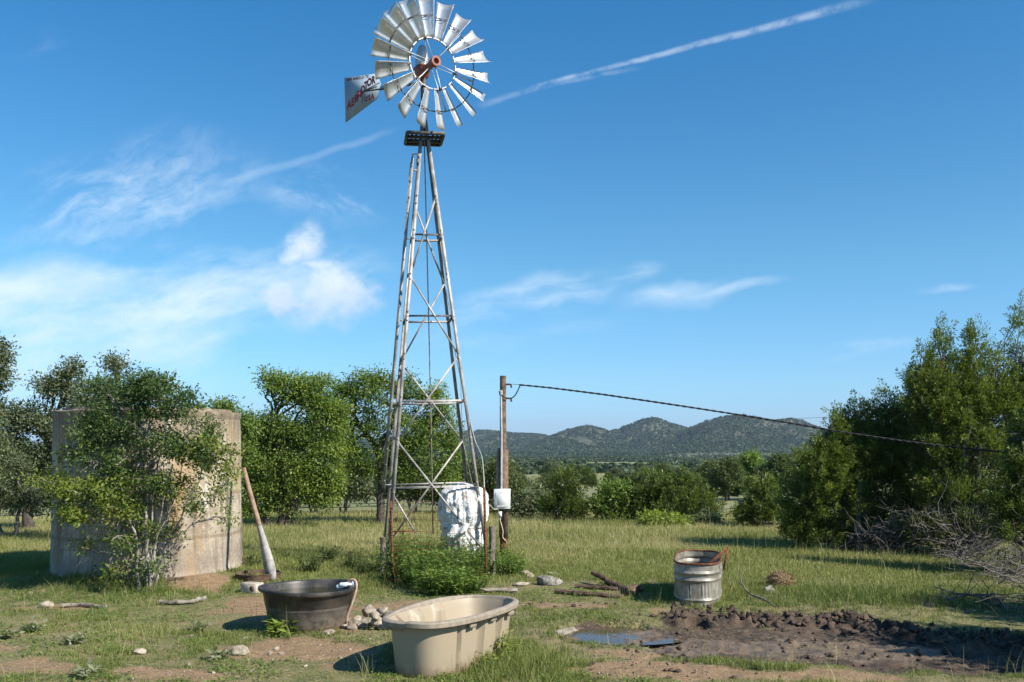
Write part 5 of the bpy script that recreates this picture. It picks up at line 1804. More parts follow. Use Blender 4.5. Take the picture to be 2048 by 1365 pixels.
def build_far_trees():
    """trees across the pasture, each with its own crown and trunk, then the woods beyond"""
    g = np.random.default_rng(21)
    protos = []
    for k, (m, lab) in enumerate((('leaf_oak', 'o'), ('leaf_grey', 'o'), ('juniper', 'j'), ('leaf_elm', 'o'))):
        t = thing('pasture_tree', 'x', 'tree')
        if lab == 'o':
            broadleaf(t, g, [([(0, 0, -.2), (.1, 0, .8), (0, .1, 1.8)], .14, .08), ([(0, 0, .6), (.6, 0, 1.6), (.9, 0, 2.4)], .09, .05)],
                      [(0, 0, 2.8, 1.9, 1.7, 1.1, 60, .42), (-1.2, .2, 2.1, 1.2, 1.2, .9, 34, .38), (1.3, -.1, 2.2, 1.2, 1.2, .9, 34, .42), (.3, .2, 3.7, 1.1, 1.0, .6, 22, .5), (-.3, -.6, 1.3, 1.6, 1.2, .8, 30, .36)],
                      M[m], M['bark'], leaf=(.24, .14), per=40, spread=.34, twig=.02, limb_r=.07)
        else:
            juniper(t, g, [(0, 0, 1.7, 1.4, 1.3, 1.4, 130, .35), (.1, 0, 3.0, .8, .8, 1.0, 50, .4), (-.8, 0, 1.0, .9, .9, .9, 50, .3), (.8, .2, 1.1, .9, .9, .9, 50, .35)],
                    (2, .1), M['juniper'], (.4, .8), 34, (.22, .09), 10)
        protos.append(t)
    used = [False] * 4
    spec = [(1452, 70, 0, .80, 'dark oak tree left of the yellowish tree beyond the field'), (1500, 76, 3, .98, 'yellowish green tree standing tallest beyond the field'), (1556, 72, 0, .92, 'round green oak tree right of the yellowish tree'),
            (1458, 74, 2, .72, 'dark juniper under the oaks with a bare pale trunk base'), (1545, 78, 2, .75, 'brownish juniper under the oaks behind the small bushy juniper'), (1600, 80, 1, .95, 'grey-green oak tree beside the broad juniper'),
            (1420, 84, 0, .85, 'dark oak tree at the left end of the far oak clump'), (1640, 90, 0, 1.0, 'oak tree glimpsed behind the broad juniper'),
            (1185, 120, 2, .50, 'small dark juniper beyond the pasture gap'), (1230, 140, 1, .65, 'small grey-green oak tree beyond the pasture gap'), (1300, 130, 0, .62, 'small oak tree behind the wide juniper'), (1370, 120, 1, .6, 'grey oak tree peeping over the wide juniper'),
            (1090, 90, 0, .50, 'oak tree behind the rounded dark juniper'), (1035, 110, 1, .6, 'grey-green oak tree behind the pole thicket'), (985, 80, 2, .55, 'dark juniper behind the pole thicket'),
            (600, 50, 2, .62, 'juniper far behind the broad yellow-green tree'), (820, 55, 0, .7, 'oak tree far behind the tower'), (690, 52, 1, .7, 'grey oak tree far behind the dark trunk'), (780, 62, 2, .7, 'dark juniper far behind the dark trunk'), (530, 48, 0, .9, 'oak tree far behind the leaning plank'), (890, 60, 2, .6, 'dark juniper far behind the wrapped drum'),
            (20, 42, 0, .9, 'oak tree in the back row at the left edge'), (110, 44, 2, .8, 'dark juniper in the back row left of the tank')]
    for px, d, k, s, lab in spec:
        p = at(px, d)
        rz = g.uniform(0, 6.28)
        if not used[k]:
            o = protos[k]
            o.location, o.rotation_euler, o.scale = p, (0, 0, rz), (s, s, s * .95)
            o['label'] = lab
            used[k] = True
        else:
            o = copy_thing(protos[k], p, rz, (s, s * g.uniform(.9, 1.1), s * g.uniform(.85, 1.05)), lab)
        o['group'] = 'trees beyond the field'
    # middle distance: separate trees nobody could tell apart by name
    n = 0
    for _ in range(400):
        d = 130 * (480 / 130) ** g.random()
        px = g.uniform(520, 1720)
        p = at(px, d)
        pat = fbm(np.array([p[0] * .03]), np.array([p[1] * .03]), seed=51, octv=3)[0]
        if pat < .46:
            continue
        k = [0, 1, 2, 0][g.integers(4)]
        s = g.uniform(.5, .85)
        copy_thing(protos[k], p, g.uniform(0, 6.28), (s, s, s * g.uniform(.75, 1.0)), 'small distant tree in the scrub across the valley floor', 'trees scattered across the valley floor')
        n += 1
        if n >= 110:
            break
    # woods: valley scrub and the forest on the hills
    def clumps(name, N, sample, size, cards_n):
        mb = MB()
        x, y = sample(N)
        z = height(x, y)
        N = len(x)
        s = size * g.uniform(.55, 1.35, N)
        tin = np.clip(.35 + .45 * (fbm(x * .008, y * .008, seed=61) - .5) * 2 + g.normal(0, .16, N), 0, 1)
        u = unit(g.normal(0, 1, (N, cards_n, 3)))
        u[..., 2] = np.abs(u[..., 2])
        pos = np.stack([x, y, z], -1)[:, None] + u * (s[:, None, None] * [.85, .85, .8]) * g.uniform(.5, 1, (N, cards_n, 1)) + np.array([0, 0, .25]) * s[:, None, None]
        nr = unit(u + g.normal(0, .45, u.shape))
        d = unit(np.cross(nr, g.normal(0, 1, u.shape)))
        L = (s[:, None] * g.uniform(.6, 1.15, (N, cards_n))).ravel()
        pos = pos.reshape(-1, 3) - d.reshape(-1, 3) * (L * .5)[:, None]
        ti = np.clip(np.repeat(tin, cards_n) + g.normal(0, .07, N * cards_n), 0, 1)
        cards(pos, d.reshape(-1, 3), nr.reshape(-1, 3), L, L * .8, ti, mb)
        o = mb.build(name, M['far_leaf'], tint=True)
        return tag(o, kind='stuff')

    def valley(N):
        d = 260 * (2300 / 260) ** (g.random(N) ** .75)
        px = g.uniform(380, 1900, N)
        x = (px - PX0) / FPX * d
        k = fbm(x * .010 + 3, d * .006, seed=71, octv=4) + .30 * (vnoise(x * .05, d * .05, seed=72) - .5) > .47 - .17 * sstep(d, 400, 900)
        k &= ~((np.abs(px - 1236) < 62) & (d > 470) & (d < 760)) & ~((np.abs(px - 1052) < 30) & (d > 290) & (d < 420)) & ~((np.abs(px - 1440) < 40) & (d > 600) & (d < 900))
        return x[k], d[k]

    def hills(N):
        d = g.uniform(1800, 4200, N)
        px = g.uniform(560, 1760, N)
        x = (px - PX0) / FPX * d
        k = fbm(x * .010, d * .010, seed=81, octv=4) > .10
        # leave the pale scar on the knoll and some ledges open
        sc = (np.abs(px - (1105 + (2750 - d) * .16)) < 13) & (d > 2250) & (d < 2700) & (px > 1060)
        k &= ~sc
        return x[k], d[k]
    clumps('valley_scrub', 30000, valley, 2.0, 12)
    clumps('hill_woodland', 78000, hills, 4.0, 8)
    # house on the far slope
    d = 620
    p = at(1552, d)
    t = thing('farm_house', 'tiny pale house on the far slope left of the broad juniper', 'house', p, R(18))
    MB().box((0, 0, 1.4), (7.5, 5, 3.0)).build('wall', M['plaster'], t)
    mb = MB()
    mb.add([(-4.1, -2.9, 2.9), (4.1, -2.9, 2.9), (4.1, 2.9, 2.9), (-4.1, 2.9, 2.9), (-4.1, 0, 4.3), (4.1, 0, 4.3)], [(0, 1, 5, 4), (2, 3, 4, 5), (3, 2, 1, 0)], [(0, 4, 3), (1, 2, 5)])
    mb.build('roof', M['roof'], t)
    for x in (-2.2, 1.6):
        MB().box((x, -2.53, 1.7), (1.2, .1, 1.2)).build('window', M['glass_dark'], t)


build_far_trees()


# ------------------------------------------------------------------ brush, logs, stones, weeds
def build_debris():
    g = np.random.default_rng(33)
    # heap of dead branches under the right-hand junipers
    t = thing('brush_pile', 'tangled heap of bare grey dead branches under the junipers at the right edge', 'brush pile', G(1960, 1180))
    mb = MB()
    org = np.array(t.location)
    for k in range(170):
        px = 1900 + 230 * g.random() ** .8
        py = g.uniform(1085, 1120 + .5 * (px - 1900))
        b = G(px, py + 20) - org
        b[2] = g.uniform(0, .25)
        ln = g.uniform(.35, 1.0)
        ang = g.uniform(0, 2 * math.pi)
        e = b + np.array([math.cos(ang) * ln, math.sin(ang) * ln * .5, g.uniform(-.05, .75) * ln * .75])
        e[2] = max(e[2], .03)
        p = wander(b, e, 9, .10, g, .08)
        p[:, 2] = np.maximum(p[:, 2], .01)
        r0 = g.uniform(.004, .014)
        mb.tube(p, np.linspace(r0, .003, 9), 4, cap=False)
        for _ in range(g.integers(1, 5)):
            i = g.integers(3, 9)
            q = p[i] + g.normal(0, .3, 3) * [1, .6, .7]
            q[2] = max(q[2], .02)
            mb.tube(wander(p[i], q, 5, .14, g), np.linspace(r0 * .5, .002, 5), 3, cap=False)
    mb.build('branches', M['deadwood'], t, smooth=180)
    # a dead limb reaching over the grass towards the mud
    p = np.array([W(2060, 1262, 12.6), W(2020, 1225, 13.0), W(1985, 1195, 13.3), W(1940, 1190, 13.5), W(1885, 1203, 13.5)])
    mb = MB().tube(smooth_path(p, 24), np.linspace(.035, .006, 24), 6)
    pp = smooth_path(p, 24)
    for k in range(34):
        i = g.integers(3, 23)
        q = pp[i] + np.array([g.normal(-.15, .35), g.normal(0, .25), g.normal(.02, .26)])
        q[2] = max(q[2], .03)
        w_ = wander(pp[i], q, 6, .15, g)
        mb.tube(w_, np.linspace(.011, .003, 6), 4, cap=False)
        for _ in range(2):
            j = g.integers(2, 6)
            mb.tube(wander(w_[j], w_[j] + g.normal(0, .14, 3), 4, .15, g), np.linspace(.005, .0015, 4), 3, cap=False)
    tag(mb.build('dead_branch', M['deadwood'], smooth=180), 'forked dead branch reaching left from the brush pile over the mud bank', 'branch')
    # burnt looking limb with a stub propped over old boards
    p = np.array([W(1183, 1146, 15.6), W(1205, 1158, 15.4), W(1232, 1172, 15.1), W(1250, 1180, 14.85), W(1262, 1196, 14.35)])
    p[-1][2] = .03
    mb = MB()
    q = smooth_path(p, 22)
    q[1:-1] += g.normal(0, .012, (20, 3))
    mb.tube(q, np.linspace(.03, .095, 22) * g.uniform(.85, 1.2, 22), 10)
    mb.tube([q[13], q[13] + [-.02, -.02, -.10], q[13] + [-.05, -.06, -.22]], [.05, .04, .05], 8)
    mb.tube([q[16], q[16] + [.12, .05, .05], q[16] + [.24, .1, .03]], [.07, .08, .06], 8)
    mb.tube([q[4], q[4] + [.02, 0, -.06], q[4] + [.015, .01, -.12]], [.012, .008, .003], 5)
    for k in range(8):
        i = g.integers(6, 20)
        mb.tube([q[i], q[i] + g.normal(0, .05, 3) + [0, 0, .05]], [.02, .006], 5)
    tag(mb.build('fallen_limb', M['rot_wood'], smooth=60), 'dark rotten fallen limb slanting up beside the metal trough', 'log')
    for (x0, y0, x1, y1, w_, h_, lab) in ((1112, 1188, 1245, 1200, .11, .07, 'long rotten board lying flat under the dark fallen limb'),
                                         (1150, 1178, 1235, 1184, .09, .08, 'short reddish rotten log lying behind the long board'),
                                         (950, 1185, 1035, 1187, .10, .07, 'broken weathered plank lying behind the beige stock tank')):
        a, b = G(x0, y0), G(x1, y1)
        n = 12
        pts = [a + (b - a) * f + np.array([0, g.normal(0, .01), .045 + g.normal(0, .008)]) for f in np.linspace(0, 1, n)]
        m_ = MB().tube(pts, w_ * .5 * g.uniform(.75, 1.15, n), 7)
        v = np.concatenate(m_.V)
        v[:, 2] = np.minimum(v[:, 2], .075)
        m_.V = [v]
        tag(m_.build('old_board', M['rot_wood'] if x0 != 950 else M['wood_grey'], smooth=50), lab, 'board')
    for pts, r, lab, cat in (([(320, 1208), (350, 1209), (385, 1206), (410, 1200)], .035, 'pale crooked log lying in the grass before the concrete tank', 'log'),
                             ([(122, 1216), (160, 1214), (210, 1218)], .03, 'thin pale log lying in the grass at the left', 'log'),
                             ([(670, 1096), (680, 1103), (692, 1110)], .04, 'short grey log lying in the pasture left of the tower', 'log')):
        p = np.array([G(*q) + [0, 0, .03] for q in pts])
        q = smooth_path(p, 14)
        q[1:-1] += g.normal(0, .008, (12, 3))
        tag(MB().tube(q, r * g.uniform(.7, 1.15, 14), 8).build('small_log', M['log_wood'], smooth=60), lab, cat)
    # stick standing out of the mud
    p = np.array([W(1481, 1146, 14.3), W(1483, 1166, 14.2), W(1500, 1188, 13.9), W(1530, 1200, 13.6), W(1552, 1216, 13.3)])
    mb = MB().tube(smooth_path(p, 18), np.linspace(.010, .022, 18), 6)
    mb.tube(smooth_path(np.array([W(1477, 1165, 14.2), W(1486, 1172, 14.15)]), 4), .008, 5)
    tag(mb.build('dead_stick', M['deadwood'], smooth=180), 'bent grey stick standing in the grass right of the metal trough', 'stick')
    # twigs lying on the mud
    for k in range(2):
        a = G(1440 + 60 * k, 1262 + 10 * k)
        tag(MB().tube(smooth_path(np.array([a + [0, 0, .01], a + [.14, -.06, .03], a + [.3, -.1, .01]]), 8), .006, 5).build('twig', M['deadwood']), ('thin twig lying on the mud nearest the trough', 'thin twig lying on the mud further from the trough')[k], 'twig')

    def stone(name, p, s, m, lab, cat='stone', group=None, flat=.7, seed=0, root=True):
        n_lat, n_lon = 18, 26
        th = np.linspace(0, math.pi, n_lat)
        ph = np.linspace(0, 2 * math.pi, n_lon, endpoint=False)
        T, Pm = np.meshgrid(th, ph, indexing='ij')
        v = np.stack([np.sin(T) * np.cos(Pm), np.sin(T) * np.sin(Pm), np.cos(T)], -1).reshape(-1, 3)
        # facets: clip by random planes
        gg = np.random.default_rng(seed)
        for _ in range(11):
            nrm = unit(gg.normal(0, 1, 3))
            dd = gg.uniform(.55, .9)
            o_ = v @ nrm - dd
            v = v - np.where(o_ > 0, o_, 0)[:, None] * nrm
        v = v * (1 + .25 * (fbm(v[:, 0] * 2.5 + seed, v[:, 1] * 2.5, v[:, 2] * 2.5, seed=seed, octv=3) - .5))[:, None]
        v = v * np.array([s * gg.uniform(.9, 1.3), s * gg.uniform(.8, 1.1), s * flat])
        i = np.arange(n_lat - 1)[:, None] * n_lon
        j = np.arange(n_lon)[None]
        q = np.stack([i + j, i + n_lon + j, i + n_lon + (j + 1) % n_lon, i + (j + 1) % n_lon], -1).reshape(-1, 4)
        o = MB().add(v, q).build(name, m, smooth=35)
        o.location = p
        o.rotation_euler = (gg.uniform(-.2, .2), gg.uniform(-.2, .2), gg.uniform(0, 6))
        return tag(o, lab, cat, group)
    pile = [(738, 1222, .15, .13), (762, 1225, .16, .12), (778, 1232, .13, .10), (712, 1242, .12, .08), (734, 1243, .12, .09), (758, 1247, .15, .09), (722, 1252, .10, .05), (704, 1254, .10, .05), (690, 1253, .07, .04), (776, 1250, .11, .07),
            (700, 1243, .08, .06), (748, 1232, .11, .20), (768, 1222, .10, .22)]
    for k, (px, py, s, z) in enumerate(pile):
        p = G(px, py, z)
        stone('rock', (p[0], p[1], z), s * .72, M['rock'], 'rough pale limestone rock in the heap between the black tub and the beige tank', 'rock', 'heap of limestone rocks', .75, 100 + k)
    single = [(1097, 1170, .22, 'rock_dark', 'dark lichen-covered rock in the grass right of the tower foot', .6), (1052, 1150, .10, 'rock', 'white rock in the weeds between the tower foot and the dark rock', .7), (1062, 1156, .09, 'rock', 'small white rock just left of the dark lichen-covered rock', .7),
              (1043, 1171, .13, 'rock', 'flat pale rock half hidden in grass left of the dark lichen-covered rock', .35), (1130, 1268, .16, 'rock', 'pale yellowish rock at the left end of the puddle', .55), (1535, 1190, .12, 'rock_dark', 'grey stone behind the mud bank near the bent stick', .8),
              (1025, 1160, .10, 'rock', 'flat white stone in the grass below the utility pole', .3), (1105, 1150, .16, 'rock', 'flat sunken stone in the pasture right of the utility pole', .2), (93, 1213, .09, 'rock', 'white stone beside the thin pale log at the left', .7),
              (482, 1308, .11, 'rock', 'larger white stone on bare soil below the black tub shadow', .6), (657, 1271, .10, 'rock', 'flat white stone on bare soil at the right foot of the black tub', .4), (278, 1308, .08, 'rock', 'white stone in the grass at lower left', .6)]
    for k, (px, py, s, m, lab, fl) in enumerate(single):
        p = G(px, py)
        stone('rock', (p[0], p[1], gz(p[0], p[1]) + s * fl * .4), s, M[m], lab, 'rock', None, fl, 200 + k)
    # loose pale stones
    sp = [(383, 1270, .035), (493, 1278, .045), (536, 1277, .04), (553, 1298, .05), (540, 1305, .04), (562, 1308, .04), (680, 1316, .04), (376, 1330, .04), (263, 1361, .04), (610, 1330, .035), (546, 1320, .03), (640, 1290, .03), (588, 1285, .025), (520, 1262, .03), (470, 1268, .025), (740, 1280, .03),
          (60, 1187, .05), (250, 1186, .05), (42, 1120, .05), (160, 1270, .03), (127, 1305, .03), (1590, 1180, .05), (1630, 1185, .05), (1010, 1240, .03), (900, 1212, .03), (426, 1345, .03), (700, 1300, .028), (720, 1345, .03), (450, 1300, .025), (505, 1340, .03), (1150, 1300, .03), (615, 1312, .022), (575, 1262, .02), (640, 1318, .02), (420, 1292, .02), (400, 1315, .025)]
    for k, (px, py, s) in enumerate(sp):
        p = G(px, py)
        stone('loose_stone', (p[0], p[1], gz(p[0], p[1]) + s * .15), s * .85, M['rock'], 'small pale stone lying loose on the bare soil or grass', 'stone', 'loose pale stones', .65, 300 + k)
    # dry root ball
    p = G(1560, 1178)
    n = 2600
    u = unit(g.normal(0, 1, (n, 3)))
    rad = .17 * (.72 + .55 * fbm(u[:, 0] * 1.7 + 5, u[:, 1] * 1.7, u[:, 2] * 1.7, seed=7, octv=2)) * g.uniform(.75, 1, n)
    pos = u * rad[:, None] * [1.2, 1, .85] + [0, 0, .10]
    pos[:, 2] = np.maximum(pos[:, 2], .005)
    mb = MB()
    cards(pos, unit(np.cross(u, g.normal(0, 1, (n, 3))) + u * .25), u, g.uniform(.04, .12, n), g.uniform(.006, .012, n), np.full(n, .5), mb, .1)
    o = mb.build('root_ball', M['hay'])
    o.location = (p[0], p[1], gz(p[0], p[1]))
    tag(o, 'round clump of dry brown roots standing in the grass right of the bent stick', 'root ball')
    # clods on the mud bank
    mb = MB()
    bx, by = [], []
    for cx, cy, rx, ry, k in BANK:
        n = 60
        px, py = cx + g.normal(0, .55, n) * rx, cy + g.normal(0, .6, n) * ry
        d = CAM_H * FPX / (py - HOR)
        bx.append((px - PX0) / FPX * d)
        by.append(d)
    bx, by = np.concatenate(bx), np.concatenate(by)
    n = 320
    py = g.uniform(1256, 1330, n)
    px = g.uniform(1250, 2040, n)
    d = CAM_H * FPX / (py - HOR)
    bx, by = np.append(bx, (px - PX0) / FPX * d), np.append(by, d)
    n = 120
    px, py = np.append(g.uniform(1040, 1230, 60), g.uniform(1180, 1560, 60)), np.append(g.uniform(1200, 1226, 60), g.uniform(1325, 1362, 60))
    d = CAM_H * FPX / (py - HOR)
    bx, by = np.append(bx, (px - PX0) / FPX * d), np.append(by, d)
    bz = height(bx, by)
    for k in range(len(bx)):
        s = .011 + .042 * g.random() ** 2.2
        if k > len(bx) - 440:
            s *= .55
        th = np.linspace(0, math.pi, 7)
        ph = np.linspace(0, 2 * math.pi, 9, endpoint=False)
        T, Pm = np.meshgrid(th, ph, indexing='ij')
        v = np.stack([np.sin(T) * np.cos(Pm), np.sin(T) * np.sin(Pm), np.cos(T)], -1).reshape(-1, 3)
        v = v * g.uniform(.40, 1.35, (len(v), 1)) * s * g.uniform(.7, 1.5, 3) * [1, 1, .7]
        i = np.arange(6)[:, None] * 9
        j = np.arange(9)[None]
        q = np.stack([i + j, i + 9 + j, i + 9 + (j + 1) % 9, i + (j + 1) % 9], -1).reshape(-1, 4)
        mb.add(v + [bx[k], by[k], bz[k] + s * .35], q)
    mm, n_ = new_mat('mud_clod')
    co = objco(n_)
    f = n_.noise(co, 9, 5, .65)
    finish(n_, n_.add('ShaderNodeBsdfPrincipled', {'Base Color': n_.mix(n_.sstep(f, .35, .7), (.034, .024, .018), (.105, .070, .048)), 'Roughness': .9, 'Normal': bump(n_, n_.noise(co, 40, 4, .6), .6, .02)}))
    tag(mb.build('mud_clods', mm), kind='stuff')
    # fence posts at the far edge of the field and a strand of wire
    a, b = G(1483, 1080), None
    d = 27
    t = thing('fence_post', 'short leaning grey fence post at the far edge of the field', 'post', at(1482, d))
    MB().tube([(0, 0, -.1), (-.01, 0, .4), (-.03, 0, .72)], [.07, .065, .06], 9).build('post', M['wood_grey'], t, smooth=50)
    MB().tube([(-.02, -.07, .5), (-.5, -.1, .46), (-1.0, -.05, .5)], .008, 4).build('wire', M['rust'], t)
    p = at(1523, d)
    tag(MB().tube([p + [0, 0, -.1], p + [.0, 0, .5], p + [-.02, 0, .92]], [.022, .02, .018], 6).build('thin_stake', M['deadwood']), 'thin pale stake at the field edge right of the leaning post', 'stake')


build_debris()


def build_weeds():
    g = np.random.default_rng(44)

    def plant(loc, h, w, stems, per, leaf, lab, name='leafy_weed', cat='plant', tint=.5, mat='weed', group=None):
        mat = 'dusty' if name == 'thistle' else mat
        t = thing(name, lab, cat, loc, 0, group)
        st, cr = MB(), MB()
        for k in range(stems):
            a = g.uniform(0, 2 * math.pi)
            b = np.array([math.cos(a), math.sin(a), 0]) * w * .35 * g.random()
            e = b + np.array([math.cos(a) * w * .5 * g.random(), math.sin(a) * w * .5 * g.random(), h * g.uniform(.5, 1.05)])
            p = wander(b, e, 7, .07, g)
            st.tube(p, np.linspace(.005, .002, 7), 4, cap=False)
            n = int(per * g.uniform(.6, 1.4))
            f = g.uniform(.15, 1.02, n)
            i = np.clip((f * 6).astype(int), 0, 5)
            pos = p[i] + (p[i + 1] - p[i]) * ((f * 6) - i)[:, None] + g.normal(0, .015, (n, 3))
            aa = g.uniform(0, 2 * math.pi, n)
            d = unit(np.stack([np.cos(aa), np.sin(aa), g.normal(.15, .35, n)], -1))
            nr = unit(np.stack([-np.cos(aa) * .3, -np.sin(aa) * .3, np.ones(n)], -1) + g.normal(0, .3, (n, 3)))
            ti = np.clip(tint + g.normal(0, .1) + .25 * (f - .5) + g.normal(0, .1, n), 0, 1)
            cards(pos + d * .02, d, nr, leaf * g.uniform(.6, 1.35, n), leaf * .55 * g.uniform(.8, 1.2, n), ti, cr, .1)
        st.build('stems', M['weed'], t)
        cr.build('leaves', M[mat], t, tint=True)
        return t
    spots = [(800, 1160, .75, .7), (825, 1170, .65, .7), (850, 1178, .70, .7), (880, 1172, .80, .8), (905, 1160, .75, .8), (930, 1168, .70, .7), (955, 1155, .68, .7), (870, 1190, .45, .6), (900, 1190, .5, .6), (835, 1150, .8, .6), (940, 1185, .45, .6), (785, 1145, .85, .5), (810, 1140, .80, .6), (965, 1140, .7, .6), (1020, 1150, .42, .6), (1000, 1138, .5, .6), (860, 1150, .8, .7), (915, 1140, .8, .7)]
    for k, (px, py, h, w) in enumerate(spots):
        p = G(px, py)
        plant(p, h * .84, w, 34, 26, .062, 'bushy green leafy weed in the thicket round the foot of the windmill', tint=.5, group='leafy weeds round the windmill foot')
    for px, py, h, lab in ((622, 1145, .42, 'small dark green bush in the pasture above the black tub'), (505, 1140, .34, 'low green bush beside the right foot of the concrete tank'), (700, 1140, .34, 'dim low bush left of the fence panel'), (735, 1150, .4, 'twiggy green bush next to the left rusty post'), (660, 1125, .3, 'faint small bush in the pasture left of the tower')):
        plant(G(px, py), h, h * 1.1, 26, 20, .05, lab, 'small_bush', 'bush', .35, 'leaf_oak')
    p = G(563, 1268)
    plant(p, .17, .34, 16, 9, .13, 'light green broad leafed rosette growing against the black tub', 'rosette_plant', 'plant', .75)
    p = G(1000, 1335)
    plant(G(1005, 1318), .30, .35, 22, 16, .05, 'yellow-green weed growing against the right side of the beige tank', 'leafy_weed', 'plant', .8)
    plant(G(975, 1338), .20, .35, 18, 14, .045, 'low yellow-green weed at the near right corner of the beige tank', 'leafy_weed', 'plant', .75)
    for k, (px, py, lab) in enumerate(((60, 1262, 'pale thistle rosette nearest the left edge'), (150, 1285, 'dry pale thistle rosette in the middle of the left grass'), (185, 1352, 'pale thistle rosette at the bottom left'), (15, 1275, 'pale thistle rosette cut by the left edge'), (450, 1318, 'green dock plant beside the larger white stone'), (398, 1262, 'small dark thistle on the bare soil left of the tub shadow'))):
        plant(G(px, py), .09, .22, 10, 6, .085, lab, 'thistle', 'plant', (.85, .95, .85, .9, .6, .4)[k])

    # grass: many thousand blades in tufts
    def blades(name, px0, px1, d0, d1, n_tuft, per, hfun, tintfun, keepfun, width, lean=.35, spread=.05):
        u = g.random(n_tuft)
        d = d0 * (d1 / d0) ** u
        px = g.uniform(px0, px1, n_tuft)
        x = (px - PX0) / FPX * d
        k = keepfun(x, d) > g.random(n_tuft)
        x, d = x[k], d[k]
        n = len(x)
        m_ = per
        sc = np.sqrt(np.maximum(d, 9) / 12)[:, None]
        bx = x[:, None] + g.normal(0, spread, (n, m_)) * sc
        by = d[:, None] + g.normal(0, spread, (n, m_)) * sc
        h = hfun(x, d)[:, None] * g.uniform(.45, 1.25, (n, m_))
        ti = tintfun(x, d)[:, None] + g.normal(0, .08, (n, 1)) + g.normal(0, .10, (n, m_))
        bx, by, h, ti = bx.ravel(), by.ravel(), h.ravel(), ti.ravel()
        z = height(bx, by) - .01
        N = len(bx)
        a = g.uniform(0, 2 * math.pi, N)
        ln = np.abs(g.normal(0, lean, N))
        fa = g.uniform(0, 2 * math.pi, N)
        w = (width * np.sqrt(np.maximum(by, 9) / 10) * g.uniform(.7, 1.4, N))
        sx, sy = np.cos(fa) * w * .5, np.sin(fa) * w * .5
        mx, my = np.cos(a) * ln * h * .35, np.sin(a) * ln * h * .35
        tx, ty = np.cos(a) * ln * h * 1.05, np.sin(a) * ln * h * 1.05
        tz = h * np.sqrt(np.clip(1 - .35 * ln ** 2, .15, 1))
        V = np.stack([np.stack([bx - sx, by - sy, z], -1), np.stack([bx + sx, by + sy, z], -1),
                      np.stack([bx + mx + sx * .8, by + my + sy * .8, z + h * .55], -1), np.stack([bx + mx - sx * .8, by + my - sy * .8, z + h * .55], -1),
                      np.stack([bx + tx, by + ty, z + tz], -1)], 1)
        i = np.arange(N)[:, None] * 5
        tint = np.stack([ti - .10, ti - .10, ti, ti, ti + .08], 1)
        mb = MB().add(V.reshape(-1, 3), i + np.array([[0, 1, 2, 3]]), i + np.array([[3, 2, 4]]), np.clip(tint.ravel(), 0, 1))
        return tag(mb.build(name, M['grass'], tint=True), kind='stuff')

    def cover(x, y):
        bare, mud, wet, bank, pool = masks(x, y)
        k = 1 - sstep(bare + (fbm(x * 5, y * 5, seed=91) - .5) * .9, .30, .62)
        k *= np.maximum(.30 + .70 * sstep(fbm(x * 2.2, y * 2.2, seed=94, octv=3), .38, .52), sstep(y, 12.4, 14.5))
        k *= 1 - sstep(np.maximum(mud, bank) + (fbm(x * 4, y * 4, seed=92) - .5) * .5, .45, .68)
        # nothing inside the tanks
        for cx, cy, r in ((TANK_C[0], TANK_C[1], 1.72), (-2.56, 12.0, .5), (2.79, 14.25, .25), (-.62, 10.1, .42), (-.78, 9.8, .40), (-.45, 10.45, .40), (2.69, 13.9, .33), (2.89, 14.7, .33)):
            k = k * (np.hypot(x - cx, y - cy) > r)
        return k

    def dry(x, y):
        px, py = to_px(x, y)
        f = fbm(x * .35, y * .35, seed=95, octv=3)
        base = .36 + .75 * (f - .5)
        base = base + .24 * sstep(y, 15, 22) * (.5 + fbm(x * .18, y * .3, seed=96))
        lush = np.exp(-(((px - 1000) / 190) ** 2 + ((py - 1335) / 70) ** 2)) + .7 * np.exp(-(((px - 300) / 260) ** 2 + ((py - 1190) / 30) ** 2))
        return np.clip(base - .12 * lush, .05, .95)

    def h_short(x, y):
        px, py = to_px(x, y)
        f = fbm(x * .9, y * .9, seed=97, octv=3)
        h = .022 + .055 * sstep(f, .42, .75)
        h = h + .16 * np.exp(-(((px - 1040) / 130) ** 2 + ((py - 1345) / 45) ** 2)) + .12 * np.exp(-(((px - 260) / 210) ** 2 + ((py - 1178) / 16) ** 2))
        h = h + .10 * np.exp(-(((px - 690) / 60) ** 2 + ((py - 1170) / 22) ** 2)) + .10 * np.exp(-(((px - 1560) / 90) ** 2 + ((py - 1345) / 16) ** 2))
        h = h + .09 * np.exp(-(((px - 1690) / 330) ** 2 + ((py - 1202) / 36) ** 2))
        return h + .05 * sstep(y, 15, 19)
    blades('grass', -200, 2250, 7.6, 21, 44000, 11, h_short, dry, cover, .0055, .55, .035)
    blades('field_grass', -300, 2350, 16, 36, 42000, 8, lambda x, y: .07 + .13 * fbm(x * .5, y * .5, seed=98) * (.5 + .5 * sstep(y, 18, 24)), lambda x, y: np.clip(dry(x, y) + .02, 0, 1), cover, .0050, .5, .07)
    # tall seed stalks
    def stalk_cover(x, y):
        px, py = to_px(x, y)
        return cover(x, y) * (.10 + .9 * np.clip(np.exp(-(((px - 1720) / 230) ** 2 + ((py - 1130) / 40) ** 2)) + sstep(y, 21, 26) * .7 + np.exp(-(((px - 1990) / 60) ** 2 + ((py - 1330) / 25) ** 2)) + .5 * np.exp(-(((px - 860) / 90) ** 2 + ((py - 1350) / 14) ** 2)), 0, 1))
    blades('tall_dry_grass', -200, 2250, 8.6, 32, 7000, 4, lambda x, y: .22 + .18 * vnoise(x * 3, y * 3, seed=99) + 0 * x, lambda x, y: .78 + 0 * x, stalk_cover, .0042, .35, .05)
    # ground-hugging broad leaves
    n = 46000
    d = 8 * (17 / 8) ** g.random(n)
    px = g.uniform(-100, 1300, n)
    x = (px - PX0) / FPX * d
